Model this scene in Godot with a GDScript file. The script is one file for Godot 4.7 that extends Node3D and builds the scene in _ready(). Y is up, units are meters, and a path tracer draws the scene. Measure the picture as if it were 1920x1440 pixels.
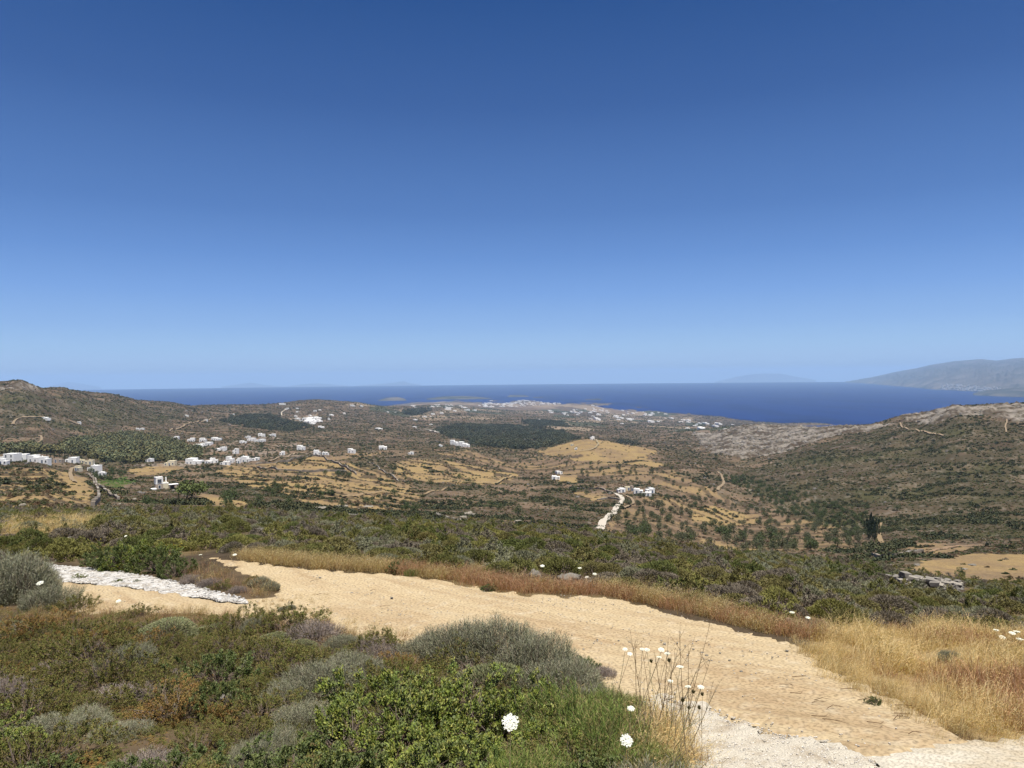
extends Node3D
# A dry island hillside above a white village, a plain, the sea and far islands.
# Metres, y up, sea level at y = 0. The photographer stands 320 m above the sea and looks along -z.
# "d" is always the distance ahead of the photographer (d = -z).

const FOCAL := 1371.0
const EYE := Vector3(0, 320, 0)
const ROLL := 0.0100
const TILT := 0.00875
const TO_SUN := Vector3(0.15, 0.955, 0.24)

var rng := RandomNumberGenerator.new()
var look_right: Vector3
var look_up: Vector3
var look_ahead: Vector3
var taken := {}

# ------------------------------------------------------------------ helpers

class Geo:
	var v := PackedVector3Array()
	var n := PackedVector3Array()
	var c := PackedColorArray()
	func tri(a: Vector3, b: Vector3, d: Vector3, col: Color) -> void:
		var nn := (d - a).cross(b - a).normalized()
		v.append(a); v.append(b); v.append(d)
		n.append(nn); n.append(nn); n.append(nn)
		c.append(col); c.append(col); c.append(col)
	func quad(a: Vector3, b: Vector3, d: Vector3, e: Vector3, col: Color) -> void:
		tri(a, b, d, col); tri(a, d, e, col)
	func leaf(p: Vector3, dir: Vector3, side: Vector3, l: float, w: float, col: Color) -> void:
		var m := p + dir * (l * 0.45)
		var s := side * (w * 0.5)
		var t := p + dir * l
		var nn := dir.cross(side).normalized()
		v.append(p); v.append(m + s); v.append(t); v.append(p); v.append(t); v.append(m - s)
		for i in 6:
			n.append(nn); c.append(col)
	func blade(p: Vector3, dir: Vector3, bend: Vector3, side: Vector3, l: float, w: float, col: Color) -> void:
		var a := p
		var b := p + dir * (l * 0.55)
		var t := p + dir * (l * 0.9) + bend * l
		var s := side * (w * 0.5)
		quad(a - s, a + s, b + s * 0.8, b - s * 0.8, col)
		tri(b - s * 0.8, b + s * 0.8, t, col)
	func stick(a: Vector3, b: Vector3, ra: float, rb: float, col: Color) -> void:
		var dir := (b - a).normalized()
		var s := dir.cross(Vector3(0.31, 0.11, 0.94)).normalized()
		var q := dir.cross(s)
		var pa := []
		var pb := []
		for i in 3:
			var o := s * cos(TAU * i / 3.0) + q * sin(TAU * i / 3.0)
			pa.append(a + o * ra); pb.append(b + o * rb)
		for i in 3:
			var j := (i + 1) % 3
			quad(pa[i], pa[j], pb[j], pb[i], col)
	func box(lo: Vector3, hi: Vector3, col: Color) -> void:
		var p := []
		for k in 8:
			p.append(Vector3(hi.x if k & 1 else lo.x, hi.y if k & 2 else lo.y, hi.z if k & 4 else lo.z))
		for f in [[0, 2, 3, 1], [4, 5, 7, 6], [0, 4, 6, 2], [1, 3, 7, 5], [2, 6, 7, 3], [0, 1, 5, 4]]:
			quad(p[f[0]], p[f[1]], p[f[2]], p[f[3]], col)
	func mesh() -> ArrayMesh:
		var a := []
		a.resize(Mesh.ARRAY_MAX)
		a[Mesh.ARRAY_VERTEX] = v
		a[Mesh.ARRAY_NORMAL] = n
		a[Mesh.ARRAY_COLOR] = c
		var m := ArrayMesh.new()
		m.add_surface_from_arrays(Mesh.PRIMITIVE_TRIANGLES, a)
		return m

func numbered(called: String) -> String:
	if not taken.has(called):
		taken[called] = 0
		return called
	taken[called] += 1
	return "%s_%03d" % [called, taken[called]]

func tag(o: Node, label := "", category := "", group := "", kind := "") -> Node:
	if label: o.set_meta("label", label)
	if category: o.set_meta("category", category)
	if group: o.set_meta("group", group)
	if kind: o.set_meta("kind", kind)
	return o

func obj(called: String, m: Mesh, mat: Material, parent: Node = null) -> MeshInstance3D:
	var o := MeshInstance3D.new()
	o.mesh = m
	o.material_override = mat
	if parent == null:
		o.name = numbered(called)
		add_child(o)
	else:
		o.name = called
		parent.add_child(o, true)
	return o

func base(called: String, at: Vector3, turn := 0.0) -> Node3D:
	var o := Node3D.new()
	o.name = numbered(called)
	add_child(o)
	o.position = at
	o.rotation.y = turn
	return o

func copy(o: Node3D, at: Vector3, turn: float, size: Vector3) -> Node3D:
	var c: Node3D = o.duplicate()
	c.name = numbered(o.name)
	add_child(c)
	c.position = at
	c.rotation.y = turn
	c.scale = size
	return c

func many(called: String, m: Mesh, mat: Material, places: Array, tints: Array) -> MultiMeshInstance3D:
	var mm := MultiMesh.new()
	mm.transform_format = MultiMesh.TRANSFORM_3D
	mm.use_colors = true
	mm.mesh = m
	mm.instance_count = places.size()
	for i in places.size():
		mm.set_instance_transform(i, places[i])
		mm.set_instance_color(i, tints[i])
	var o := MultiMeshInstance3D.new()
	o.multimesh = mm
	o.material_override = mat
	o.name = numbered(called)
	add_child(o)
	return o

func lin(r: float, g: float, b: float) -> Color:
	return Color(r, g, b).linear_to_srgb()

func plain(col: Color, rough := 0.85, spec := 0.3) -> StandardMaterial3D:
	var m := StandardMaterial3D.new()
	m.albedo_color = col.linear_to_srgb()
	m.roughness = rough
	m.metallic_specular = spec
	return m

func dyed(rough := 0.85, spec := 0.25, back := 0.0, tint := Color.WHITE) -> StandardMaterial3D:
	var m := plain(tint, rough, spec)
	m.vertex_color_use_as_albedo = true
	if back > 0.0:
		m.backlight_enabled = true
		m.backlight = Color(back, back, back * 0.7)
	return m

func grain(sd: int, freq: float, lo: float, hi: float, px := 512) -> ImageTexture:
	var fn := FastNoiseLite.new()
	fn.seed = sd
	fn.frequency = freq
	fn.fractal_octaves = 5
	var im: Image = fn.get_seamless_image(px, px)
	im.convert(Image.FORMAT_RGB8)
	for y in px:
		for x in px:
			var g: float = lerpf(lo, hi, im.get_pixel(x, y).r)
			im.set_pixel(x, y, Color(g, g, g))
	return ImageTexture.create_from_image(im)

# the landmark that a thing stands closest to
var marks := {}

func mark(of: String, px: float, row: float, says: String) -> void:
	if not marks.has(of): marks[of] = []
	marks[of].append([found(px, row), says])

func near_mark(of: String, p: Vector3) -> String:
	var best := 1e12
	var says := ""
	for m in marks[of]:
		var q: Vector3 = m[0] - p
		if q.length_squared() < best:
			best = q.length_squared()
			says = m[1]
	return says

func set_marks() -> void:
	for m in [[30, 1100, "near the large feathery shrub"], [310, 1175, "near the broad smooth cushion"], [430, 1330, "near the grey rock"], [30, 1390, "near the vivid green shrub"], [780, 1370, "among the bright green shrubs"], [1100, 1400, "beside the wispy green plants"], [940, 1270, "near the domed cushion"], [600, 1290, "among the grey green shrubs"], [200, 1230, "in the open heath"], [500, 1400, "above the dark leafy shrubs"], [480, 1190, "along the sandy branch track"], [150, 1430, "at the foot of the grey foliage"]]:
		mark("bank", m[0], m[1], m[2])
	for m in [[1070, 1095, "near the cracked slab"], [486, 998, "near the wedge shaped boulder"], [1682, 1100, "near the tilted slab"], [950, 995, "before the tumbled wall"], [1800, 1195, "behind the tall golden grass"], [300, 1040, "behind the fork of the tracks"], [640, 975, "before the pale ledges"], [1480, 1175, "behind the brownish rock"], [1300, 1120, "behind the russet grass"], [800, 1060, "behind the straw grass"], [1610, 1072, "near the white boulders"], [100, 1000, "beside the dry meadow"], [1250, 1040, "in the open heath"]]:
		mark("slope", m[0], m[1], m[2])
	for m in [[310, 915, "below the white villa"], [362, 938, "near the umbrella pine"], [1195, 925, "around the white farm"], [1635, 1005, "near the cypress clump"], [1110, 830, "under the golden hill"], [560, 890, "on the golden terraces"], [1660, 1046, "by the round enclosure"], [430, 865, "among the village houses"], [1360, 965, "around the striped terraces"], [860, 838, "near the stepped white building"], [1060, 900, "by the golden yard"], [900, 895, "on the brown terraces"], [1130, 980, "beside the pale lane"], [170, 885, "by the house with two windows"], [1450, 1015, "above the straw field"], [1500, 930, "in the dark ravine"], [720, 845, "near the isolated white house"]]:
		mark("valley", m[0], m[1], m[2])

# ------------------------------------------------------------------ the lie of the land

# each column: picture column, then [distance ahead, row at which that ground shows]
const NEAR := [[1.0, 1.78], [2.0, 1.98], [3.5, 2.36], [5.5, 2.88], [7.0, 3.15], [9.0, 3.43]]
const PROFILES := [
	[-820, 12, 1.0, 3.7, 20, 1010, 40, 991, 60, 977, 90, 961, 140, 937, 200, 911, 280, 885, 400, 868, 520, 858, 650, 850, 800, 825, 950, 780, 1150, 725, 1350, 700, 1700, 705, 2400, 735, 4300, 800, 13000, 800],
	[0, 12, 1.0, 3.7, 20, 1008, 28, 987, 40, 978, 60, 970, 90, 961, 140, 939, 200, 915, 280, 892, 400, 873, 520, 864, 650, 857, 800, 840, 950, 805, 1150, 757, 1350, 720, 1600, 720, 2200, 745, 3000, 770, 4300, 840, 13000, 800],
	[40, 12, 1.0, 3.7, 20, 1008, 28, 987, 40, 978, 60, 970, 90, 961, 140, 939, 200, 915, 280, 892, 400, 873, 520, 864, 650, 857, 800, 840, 950, 803, 1150, 754, 1350, 714, 1600, 722, 2200, 745, 3000, 770, 4300, 840, 13000, 800],
	[84, 12, 1.0, 3.7, 20, 1008, 28, 987, 40, 978, 60, 970, 90, 961, 140, 939, 200, 915, 280, 892, 400, 873, 520, 864, 650, 857, 800, 840, 950, 805, 1150, 768, 1350, 737, 1600, 728, 2200, 745, 3000, 770, 4300, 840, 13000, 800],
	[110, 12, 1.0, 3.7, 20, 1010, 28, 987, 40, 976, 60, 969, 90, 962, 140, 945, 200, 927, 280, 906, 400, 884, 520, 868, 650, 861, 800, 846, 1000, 815, 1250, 766, 1550, 725, 1750, 726, 2200, 745, 3000, 770, 4300, 835, 13000, 800],
	[200, 12, 1.0, 3.7, 20, 1012, 28, 989, 40, 975, 60, 968, 90, 964, 140, 953, 200, 939, 280, 921, 380, 903, 500, 886, 650, 869, 800, 853, 1000, 832, 1250, 797, 1600, 756, 1800, 737, 2200, 742, 3000, 765, 4300, 830, 13000, 800],
	[300, 12, 1.0, 3.7, 20, 1016, 28, 990, 40, 976, 60, 966, 90, 963, 140, 954, 200, 943, 280, 926, 380, 908, 500, 889, 650, 869, 800, 852, 1000, 834, 1300, 808, 1700, 780, 2200, 757, 2500, 753, 3200, 770, 4300, 825, 13000, 800],
	[400, 12, 1.0, 3.7, 15, 1052, 20, 1022, 28, 993, 40, 976, 60, 964, 90, 962, 140, 955, 200, 946, 280, 930, 380, 912, 500, 890, 650, 869, 800, 851, 1000, 836, 1300, 816, 1700, 797, 2200, 778, 2800, 761, 3200, 758, 4300, 800, 6000, 850, 13000, 800],
	[600, 12, 1.0, 3.7, 15, 1056, 20, 1029, 28, 1004, 40, 989, 60, 974, 90, 976, 140, 973, 200, 960, 280, 944, 380, 920, 500, 894, 620, 869, 700, 856, 850, 848, 1100, 832, 1400, 818, 1800, 803, 2400, 785, 3000, 765, 3500, 748, 4300, 757, 6000, 790, 8000, 775, 13000, 775],
	[800, 12, 1.0, 3.7, 15, 1066, 20, 1038, 28, 1013, 40, 999, 60, 986, 90, 990, 140, 990, 200, 979, 280, 962, 380, 939, 500, 912, 650, 886, 800, 863, 1000, 843, 1100, 838, 1400, 829, 1800, 810, 2400, 793, 3200, 776, 4300, 763, 5200, 760, 7000, 758, 9400, 755, 10600, 753, 13000, 753],
	[1000, 12, 1.0, 3.68, 15, 1074, 20, 1046, 28, 1022, 40, 1009, 60, 994, 90, 998, 140, 999, 200, 991, 280, 976, 380, 950, 500, 923, 650, 899, 850, 872, 1050, 851, 1400, 834, 1800, 816, 2400, 801, 3200, 788, 4300, 777, 5800, 768, 8000, 758, 9900, 752, 10800, 752, 13000, 752],
	[1100, 12, 1.0, 3.72, 15, 1080, 20, 1057, 28, 1033, 40, 1020, 60, 1006, 90, 1010, 140, 1011, 200, 1001, 280, 985, 380, 956, 500, 923, 650, 897, 850, 864, 1050, 830, 1150, 823, 1500, 833, 1800, 819, 2400, 804, 3200, 792, 4300, 782, 5800, 772, 8000, 760, 8800, 757, 9600, 756, 13000, 752],
	[1200, 11, 1.0, 3.66, 15, 1085, 20, 1069, 28, 1045, 40, 1031, 60, 1018, 90, 1022, 140, 1023, 200, 1013, 280, 995, 380, 962, 500, 923, 650, 894, 850, 862, 1000, 841, 1080, 838, 1500, 842, 1800, 826, 2400, 809, 3200, 798, 4300, 788, 5800, 776, 7200, 767, 8000, 763, 13000, 758],
	[1300, 11, 1.0, 3.68, 15, 1096, 20, 1079, 28, 1056, 40, 1044, 60, 1034, 90, 1038, 140, 1039, 200, 1030, 280, 1012, 380, 980, 500, 939, 650, 898, 850, 868, 950, 862, 1100, 858, 1500, 838, 2000, 812, 2400, 806, 3200, 801, 4300, 793, 5600, 782, 6100, 780, 8000, 770, 13000, 760],
	[1400, 10, 1.0, 3.6, 12, 3, 15, 1105, 20, 1088, 28, 1068, 40, 1056, 60, 1046, 90, 1050, 140, 1051, 200, 1042, 280, 1026, 380, 996, 500, 957, 650, 916, 850, 882, 1100, 850, 1400, 823, 1700, 802, 1850, 797, 2400, 802, 3200, 802, 4300, 795, 4950, 792, 5600, 790, 13000, 760],
	[1600, 9, 1.0, 3.46, 11, 1195, 15, 1141, 20, 1112, 28, 1090, 40, 1076, 60, 1067, 90, 1068, 140, 1065, 200, 1050, 280, 1029, 380, 991, 500, 932, 650, 882, 850, 841, 1100, 808, 1300, 797, 1500, 800, 2400, 816, 3200, 812, 4300, 805, 6000, 795, 13000, 760],
	[1710, 8, 1.0, 3.38, 11, 1203, 14, 1165, 20, 1128, 28, 1106, 40, 1096, 60, 1090, 90, 1079, 140, 1052, 200, 1038, 280, 1016, 380, 977, 500, 920, 650, 866, 850, 816, 1000, 789, 1120, 779, 1400, 797, 2400, 818, 4300, 808, 13000, 760],
	[1800, 7.5, 1.0, 3.34, 9, 1222, 11, 1205, 14, 1180, 20, 1145, 28, 1120, 40, 1110, 60, 1103, 90, 1090, 140, 1056, 200, 1035, 280, 1012, 380, 965, 500, 905, 650, 845, 800, 795, 950, 763, 1100, 765, 1400, 790, 2400, 820, 4300, 810, 13000, 760],
	[1920, 7, 1.0, 3.25, 9, 1228, 11, 1212, 14, 1188, 20, 1155, 28, 1128, 40, 1118, 60, 1110, 90, 1094, 140, 1059, 200, 1035, 280, 1008, 380, 955, 500, 895, 650, 835, 800, 783, 930, 756, 1100, 758, 1400, 785, 2400, 820, 4300, 810, 13000, 760],
	[2760, 7, 1.0, 3.25, 11, 1225, 14, 1195, 20, 1165, 40, 1130, 60, 1114, 90, 1094, 140, 1050, 200, 1025, 280, 990, 380, 935, 500, 870, 650, 810, 800, 760, 930, 735, 1100, 735, 1400, 760, 2400, 815, 4300, 805, 13000, 760]]
const COLS := 181
const COL0 := -840.0
const COLSTEP := 20.0
const DEEP := 320
const DEEPK := 33.7
var drops := PackedFloat32Array()
var n_big := FastNoiseLite.new()
var n_mid := FastNoiseLite.new()
var n_small := FastNoiseLite.new()
var n_cell := FastNoiseLite.new()
var kept := []   # places of rocks and walls that no bush should cover: [x, d, radius]

func covered(x: float, d: float, r: float) -> bool:
	for k in kept:
		if absf(x - k[0]) < k[2] + r * 0.55 and d > k[1] - k[2] - 1.1 - r and d < k[1] + k[2] * 0.7 + r * 0.3:
			return true
	return false

func level_row(px: float) -> float:
	return 708.0 - ROLL * (px - 960.0)

func lay_land() -> void:
	n_big.seed = 3; n_big.frequency = 0.0028; n_big.fractal_octaves = 4
	n_mid.seed = 11; n_mid.frequency = 0.02; n_mid.fractal_octaves = 4
	n_small.seed = 23; n_small.frequency = 0.25; n_small.fractal_octaves = 3
	n_cell.seed = 7; n_cell.frequency = 0.0075; n_cell.noise_type = FastNoiseLite.TYPE_CELLULAR
	n_cell.cellular_return_type = FastNoiseLite.RETURN_CELL_VALUE; n_cell.fractal_type = FastNoiseLite.FRACTAL_NONE
	var own := []
	for p in PROFILES:
		var ds := []
		var hs := []
		for k in NEAR:
			if k[0] < p[1]:
				ds.append(log(k[0])); hs.append(k[1])
		ds.append(log(p[1])); hs.append(p[3])
		var i := 4
		while i < p.size():
			if p[i + 1] > 100:
				ds.append(log(p[i])); hs.append((p[i + 1] - level_row(p[0])) / FOCAL * p[i])
			i += 2
		var line := PackedFloat32Array()
		var at := 0
		for z in DEEP:
			var lz: float = z / DEEPK
			while at < ds.size() - 2 and lz > ds[at + 1]:
				at += 1
			var t: float = clampf((lz - ds[at]) / (ds[at + 1] - ds[at]), 0.0, 1.0)
			# in equal steps of true distance between the two measured points
			var za := exp(ds[at])
			var zb := exp(ds[at + 1])
			t = clampf((exp(lz) - za) / (zb - za), 0.0, 1.0)
			line.append(lerpf(hs[at], hs[at + 1], t))
		for times in 2:
			var soft := line.duplicate()
			for z in range(1, DEEP - 1):
				soft[z] = (line[z - 1] + 2.0 * line[z] + line[z + 1]) * 0.25
			line = soft
		own.append(line)
	drops.resize(COLS * DEEP)
	for cidx in COLS:
		var px := COL0 + COLSTEP * cidx
		var k := 0
		while k < PROFILES.size() - 2 and px > PROFILES[k + 1][0]:
			k += 1
		var t := clampf((px - PROFILES[k][0]) / (PROFILES[k + 1][0] - PROFILES[k][0]), 0.0, 1.0)
		t = lerpf(t, t * t * (3.0 - 2.0 * t), 0.6)
		for z in DEEP:
			drops[cidx * DEEP + z] = lerpf(own[k][z], own[k + 1][z], t)

func lie(x: float, d: float) -> float:
	var dd := maxf(d, 1.0)
	var fx := clampf((960.0 + FOCAL * x / dd - COL0) / COLSTEP, 0.0, COLS - 1.001)
	var fz := clampf(log(dd) * DEEPK, 0.0, DEEP - 1.001)
	var ix := int(fx)
	var iz := int(fz)
	fx -= ix
	fz -= iz
	var o := ix * DEEP + iz
	var a := drops[o] + (drops[o + 1] - drops[o]) * fz
	var b := drops[o + DEEP] + (drops[o + DEEP + 1] - drops[o + DEEP]) * fz
	return a + (b - a) * fx

func ground(x: float, d: float) -> float:
	var y := 320.0 - lie(x, d)
	if d > 12.0:
		y += n_small.get_noise_2d(x, d) * minf(0.02 * (d - 12.0), 0.22)
		if d > 60.0:
			y += n_mid.get_noise_2d(x, d) * minf(0.006 * (d - 60.0), 2.6)
		if d > 4600.0 and y < 60.0:
			y += (n_big.get_noise_2d(x * 0.45, d * 0.2) * 34.0 + n_big.get_noise_2d(x * 1.6 + 900.0, d * 0.6) * 12.0) * clampf((60.0 - y) / 50.0, 0.0, 1.0)
		if d > 400.0 and y > 6.0:
			y += n_big.get_noise_2d(x, d) * minf(0.008 * (d - 400.0), 9.0) * clampf((y - 6.0) / 40.0, 0.0, 1.0)
	return y

func spot(x: float, d: float, lift := 0.0) -> Vector3:
	return Vector3(x, ground(x, d) + lift, -d)

func sight(px: float, row: float) -> Vector3:
	return look_ahead + look_right * ((px - 960.0) / FOCAL) - look_up * ((row - 720.0) / FOCAL)

# where the ground lies that the photograph shows at a place
func found(px: float, row: float) -> Vector3:
	var s := sight(px, row)
	var last := 1.5
	var d := 1.5
	while d < 12500.0:
		var p := EYE + s * (d / -s.z)
		if p.y <= ground(p.x, d):
			var lo := last
			var hi := d
			for i in 12:
				var m := (lo + hi) * 0.5
				var q := EYE + s * (m / -s.z)
				if q.y <= ground(q.x, m): hi = m
				else: lo = m
			var r := EYE + s * (hi / -s.z)
			return spot(r.x, hi)
		last = d
		d *= 1.012
	return spot(s.x / -s.z * 12000.0, 12000.0)

# ------------------------------------------------------------------ what grows or lies where

enum {SCRUB, GOLD, STEPS, GROVE, WOOD, TOWN, ROCK, GREEN, SOIL, VINES, PLAIN, DRYSLOPE}
const MAPW := 720
const MAPH := 640
var cover := PackedByteArray()
var zones := []

func pip(poly: PackedVector2Array, p: Vector2) -> bool:
	return Geometry2D.is_point_in_polygon(p, poly)

func zone(kind: int, pts: Array) -> void:
	var poly := PackedVector2Array()
	var lo := Vector2(1e9, 1e9)
	var hi := Vector2(-1e9, -1e9)
	for i in range(0, pts.size(), 2):
		var w := found(pts[i], pts[i + 1])
		var q := Vector2(w.x, -w.z)
		poly.append(q)
		var e := Vector2(960.0 + FOCAL * q.x / q.y, log(q.y))
		lo = lo.min(e); hi = hi.max(e)
	zones.append([kind, poly])
	var lk := MAPH / log(13000.0)
	for iz in range(maxi(0, int(lo.y * lk) - 1), mini(MAPH, int(hi.y * lk) + 2)):
		var d := exp((iz + 0.5) / lk)
		for ix in range(maxi(0, int((lo.x + 840.0) / 5.0) - 1), mini(MAPW, int((hi.x + 840.0) / 5.0) + 2)):
			var x := (ix * 5.0 + 2.5 - 840.0 - 960.0) / FOCAL * d
			if pip(poly, Vector2(x, d)):
				cover[iz * MAPW + ix] = kind

func cover_at(x: float, d: float) -> int:
	if d < 1.0: return SCRUB
	var ix := clampi(int((960.0 + FOCAL * x / d + 840.0) / 5.0), 0, MAPW - 1)
	var iz := clampi(int(log(d) * MAPH / log(13000.0)), 0, MAPH - 1)
	return cover[iz * MAPW + ix]

func map_zones() -> void:
	cover.resize(MAPW * MAPH)
	cover.fill(SCRUB)
	# far plain down to the coast
	zone(PLAIN, [430, 800, 560, 775, 700, 770, 820, 790, 1000, 805, 1180, 812, 1330, 812, 1400, 800, 1300, 783, 1180, 768, 1050, 758, 900, 756, 780, 757, 640, 762])
	zone(GREEN, [1370, 890, 1480, 850, 1600, 815, 1690, 795, 1760, 785, 1920, 800, 2300, 800, 2300, 990, 1920, 1005, 1700, 1005, 1600, 1000, 1500, 975])
	zone(ROCK, [1300, 812, 1400, 798, 1500, 800, 1600, 799, 1680, 795, 1600, 812, 1480, 845, 1380, 860, 1320, 838])
	zone(ROCK, [1690, 785, 1740, 772, 1800, 765, 1920, 758, 2200, 758, 2200, 800, 1900, 790, 1830, 778, 1760, 795])
	zone(GREEN, [0, 738, 60, 735, 130, 742, 230, 752, 340, 768, 330, 790, 250, 800, 130, 808, 0, 815])
	zone(ROCK, [0, 724, 60, 722, 75, 728, 40, 731, 0, 733])
	zone(WOOD, [425, 788, 455, 778, 500, 776, 545, 792, 570, 803, 530, 809, 480, 803])
	zone(WOOD, [105, 842, 150, 826, 215, 815, 280, 818, 340, 832, 380, 850, 370, 862, 300, 866, 230, 868, 170, 858, 120, 852])
	zone(WOOD, [0, 838, 60, 838, 110, 850, 50, 853, 0, 850])
	zone(WOOD, [815, 806, 850, 797, 930, 796, 1010, 800, 1060, 812, 1085, 822, 1040, 836, 960, 842, 890, 836, 840, 818])
	zone(WOOD, [980, 790, 1020, 786, 1060, 792, 1060, 800, 1000, 798])
	zone(WOOD, [755, 772, 790, 766, 800, 774, 770, 780])
	zone(WOOD, [1160, 825, 1195, 830, 1190, 834, 1165, 832])
	zone(TOWN, [430, 830, 500, 812, 560, 830, 620, 850, 500, 868, 420, 872, 340, 876, 250, 872, 300, 868, 380, 855])
	zone(SOIL, [570, 870, 650, 850, 720, 848, 640, 862])
	# golden fields and terraces in the basin
	zone(STEPS, [400, 884, 430, 873, 520, 864, 592, 855, 650, 866, 720, 884, 770, 905, 790, 930, 780, 960, 640, 952, 560, 938, 500, 920, 440, 900])
	zone(STEPS, [740, 866, 830, 860, 900, 874, 975, 890, 950, 908, 860, 908, 800, 905, 740, 893])
	zone(STEPS, [990, 862, 1080, 857, 1210, 857, 1250, 872, 1180, 880, 1080, 878, 1000, 874])
	zone(STEPS, [0, 880, 60, 878, 130, 885, 165, 905, 182, 945, 100, 965, 0, 965])
	zone(GOLD, [118, 893, 160, 895, 180, 925, 165, 942, 130, 920])
	zone(GOLD, [240, 880, 300, 872, 350, 878, 260, 893])
	zone(GOLD, [330, 912, 380, 925, 420, 935, 470, 945, 440, 955, 380, 935])
	zone(VINES, [170, 905, 230, 893, 260, 905, 215, 915])
	zone(GROVE, [820, 850, 880, 845, 960, 868, 1010, 855, 1130, 868, 1260, 880, 1330, 915, 1400, 950, 1320, 945, 1200, 905, 1060, 890, 960, 885])
	zone(GOLD, [1005, 848, 1060, 832, 1110, 824, 1150, 830, 1230, 845, 1210, 855, 1110, 856, 1040, 855])
	zone(GROVE, [1180, 935, 1300, 930, 1420, 955, 1560, 985, 1630, 1005, 1620, 1028, 1480, 1036, 1350, 1030, 1250, 1015, 1130, 1000, 1150, 965])
	zone(STEPS, [1296, 948, 1350, 950, 1428, 967, 1415, 980, 1360, 988, 1300, 978])
	zone(GOLD, [1310, 1008, 1360, 1018, 1430, 1030, 1340, 1026])
	zone(GOLD, [1075, 925, 1130, 925, 1155, 935, 1110, 938])
	zone(SOIL, [1165, 940, 1180, 942, 1150, 965, 1120, 998, 1135, 998])
	zone(GOLD, [1039, 892, 1083, 890, 1080, 905, 1045, 903])
	zone(GOLD, [1700, 1075, 1720, 1056, 1800, 1040, 1920, 1040, 2100, 1040, 2100, 1085, 1920, 1088, 1880, 1100, 1800, 1092])
	zone(SOIL, [1690, 1020, 1760, 1018, 1830, 1026, 1800, 1036, 1720, 1040])
	zone(DRYSLOPE, [0, 972, 90, 962, 210, 966, 160, 990, 140, 1012, 60, 1012, 0, 1005])

# ------------------------------------------------------------------ near roads (world outlines)

var dirt_poly := PackedVector2Array()
var branch_poly := PackedVector2Array()
var gravel_poly := PackedVector2Array()
var chips_poly := PackedVector2Array()
var slab_poly := PackedVector2Array()
var verge_poly := PackedVector2Array()
var churned_poly := PackedVector2Array()

func outline(pts: Array) -> PackedVector2Array:
	var poly := PackedVector2Array()
	for i in range(0, pts.size(), 2):
		var w := found(pts[i], pts[i + 1])
		poly.append(Vector2(w.x, -w.z))
	return poly

func lay_outlines() -> void:
	dirt_poly = outline([374, 1046, 420, 1046, 534, 1062, 636, 1072, 738, 1076, 857, 1094, 942, 1110, 1000, 1116, 1136, 1120, 1238, 1144, 1340, 1168, 1442, 1195, 1512, 1213, 1591, 1271, 1683, 1308, 1744, 1341, 1833, 1381, 1879, 1390, 1960, 1400, 1750, 1440, 1634, 1445, 1560, 1400, 1442, 1385, 1340, 1345, 1240, 1345, 1100, 1320, 980, 1270, 860, 1235, 720, 1205, 600, 1178, 560, 1150, 520, 1120, 505, 1092, 440, 1068])
	branch_poly = outline([60, 1120, 90, 1085, 129, 1084, 238, 1092, 327, 1106, 420, 1118, 520, 1120, 600, 1178, 500, 1170, 374, 1150, 272, 1150, 150, 1150])
	chips_poly = outline([78, 1052, 112, 1062, 180, 1066, 238, 1074, 300, 1084, 345, 1094, 400, 1108, 450, 1120, 470, 1132, 408, 1128, 327, 1114, 238, 1101, 125, 1092, 90, 1078])
	gravel_poly = outline([1230, 1300, 1268, 1312, 1340, 1328, 1385, 1350, 1442, 1372, 1500, 1380, 1548, 1387, 1591, 1405, 1634, 1427, 1660, 1450, 1640, 1520, 1230, 1520, 1190, 1420, 1200, 1340])
	slab_poly = outline([1634, 1427, 1701, 1413, 1750, 1404, 1879, 1388, 1935, 1379, 2150, 1360, 2350, 1500, 1640, 1530, 1650, 1450])
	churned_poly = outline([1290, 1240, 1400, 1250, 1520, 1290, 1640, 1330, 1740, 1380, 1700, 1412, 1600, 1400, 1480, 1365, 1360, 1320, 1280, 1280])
	verge_poly = outline([1512, 1211, 1560, 1180, 1640, 1175, 1760, 1185, 1920, 1195, 2100, 1215, 2150, 1400, 1960, 1398, 1879, 1390, 1833, 1381, 1744, 1341, 1683, 1308, 1591, 1271])

func near_cover(x: float, d: float) -> int:
	# 0 none, 1 dirt, 2 white chippings, 3 gravel, 4 slab
	if d > 17.5 or d < 3.0: return 0
	var wob := Vector2(x + n_small.get_noise_2d(x * 9.0, d * 9.0) * 0.22, d + n_small.get_noise_2d(x * 9.0 + 90.0, d * 9.0) * 0.3)
	var wob2 := Vector2(x + n_small.get_noise_2d(x * 3.0, d * 3.0) * 0.05, d + n_small.get_noise_2d(x * 3.0 + 90.0, d * 3.0) * 0.05)
	if pip(slab_poly, wob2): return 4
	if pip(gravel_poly, wob): return 3
	if pip(chips_poly, Vector2(x + (wob.x - x) * 0.6, d + (wob.y - d) * 0.4)): return 2
	if pip(dirt_poly, wob) or pip(branch_poly, wob): return 1
	return 0

func on_track(x: float, d: float) -> bool:
	if d > 17.5 or d < 3.0: return false
	var p := Vector2(x, d)
	return pip(dirt_poly, p) or pip(branch_poly, p) or pip(gravel_poly, p) or pip(slab_poly, p) or pip(chips_poly, p)

# ------------------------------------------------------------------ ground mesh

func step_level(x: float, d: float) -> float:
	return (320.0 - lie(x, d) + n_mid.get_noise_2d(x * 0.5, d * 0.5) * 1.4) / 2.4

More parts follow.
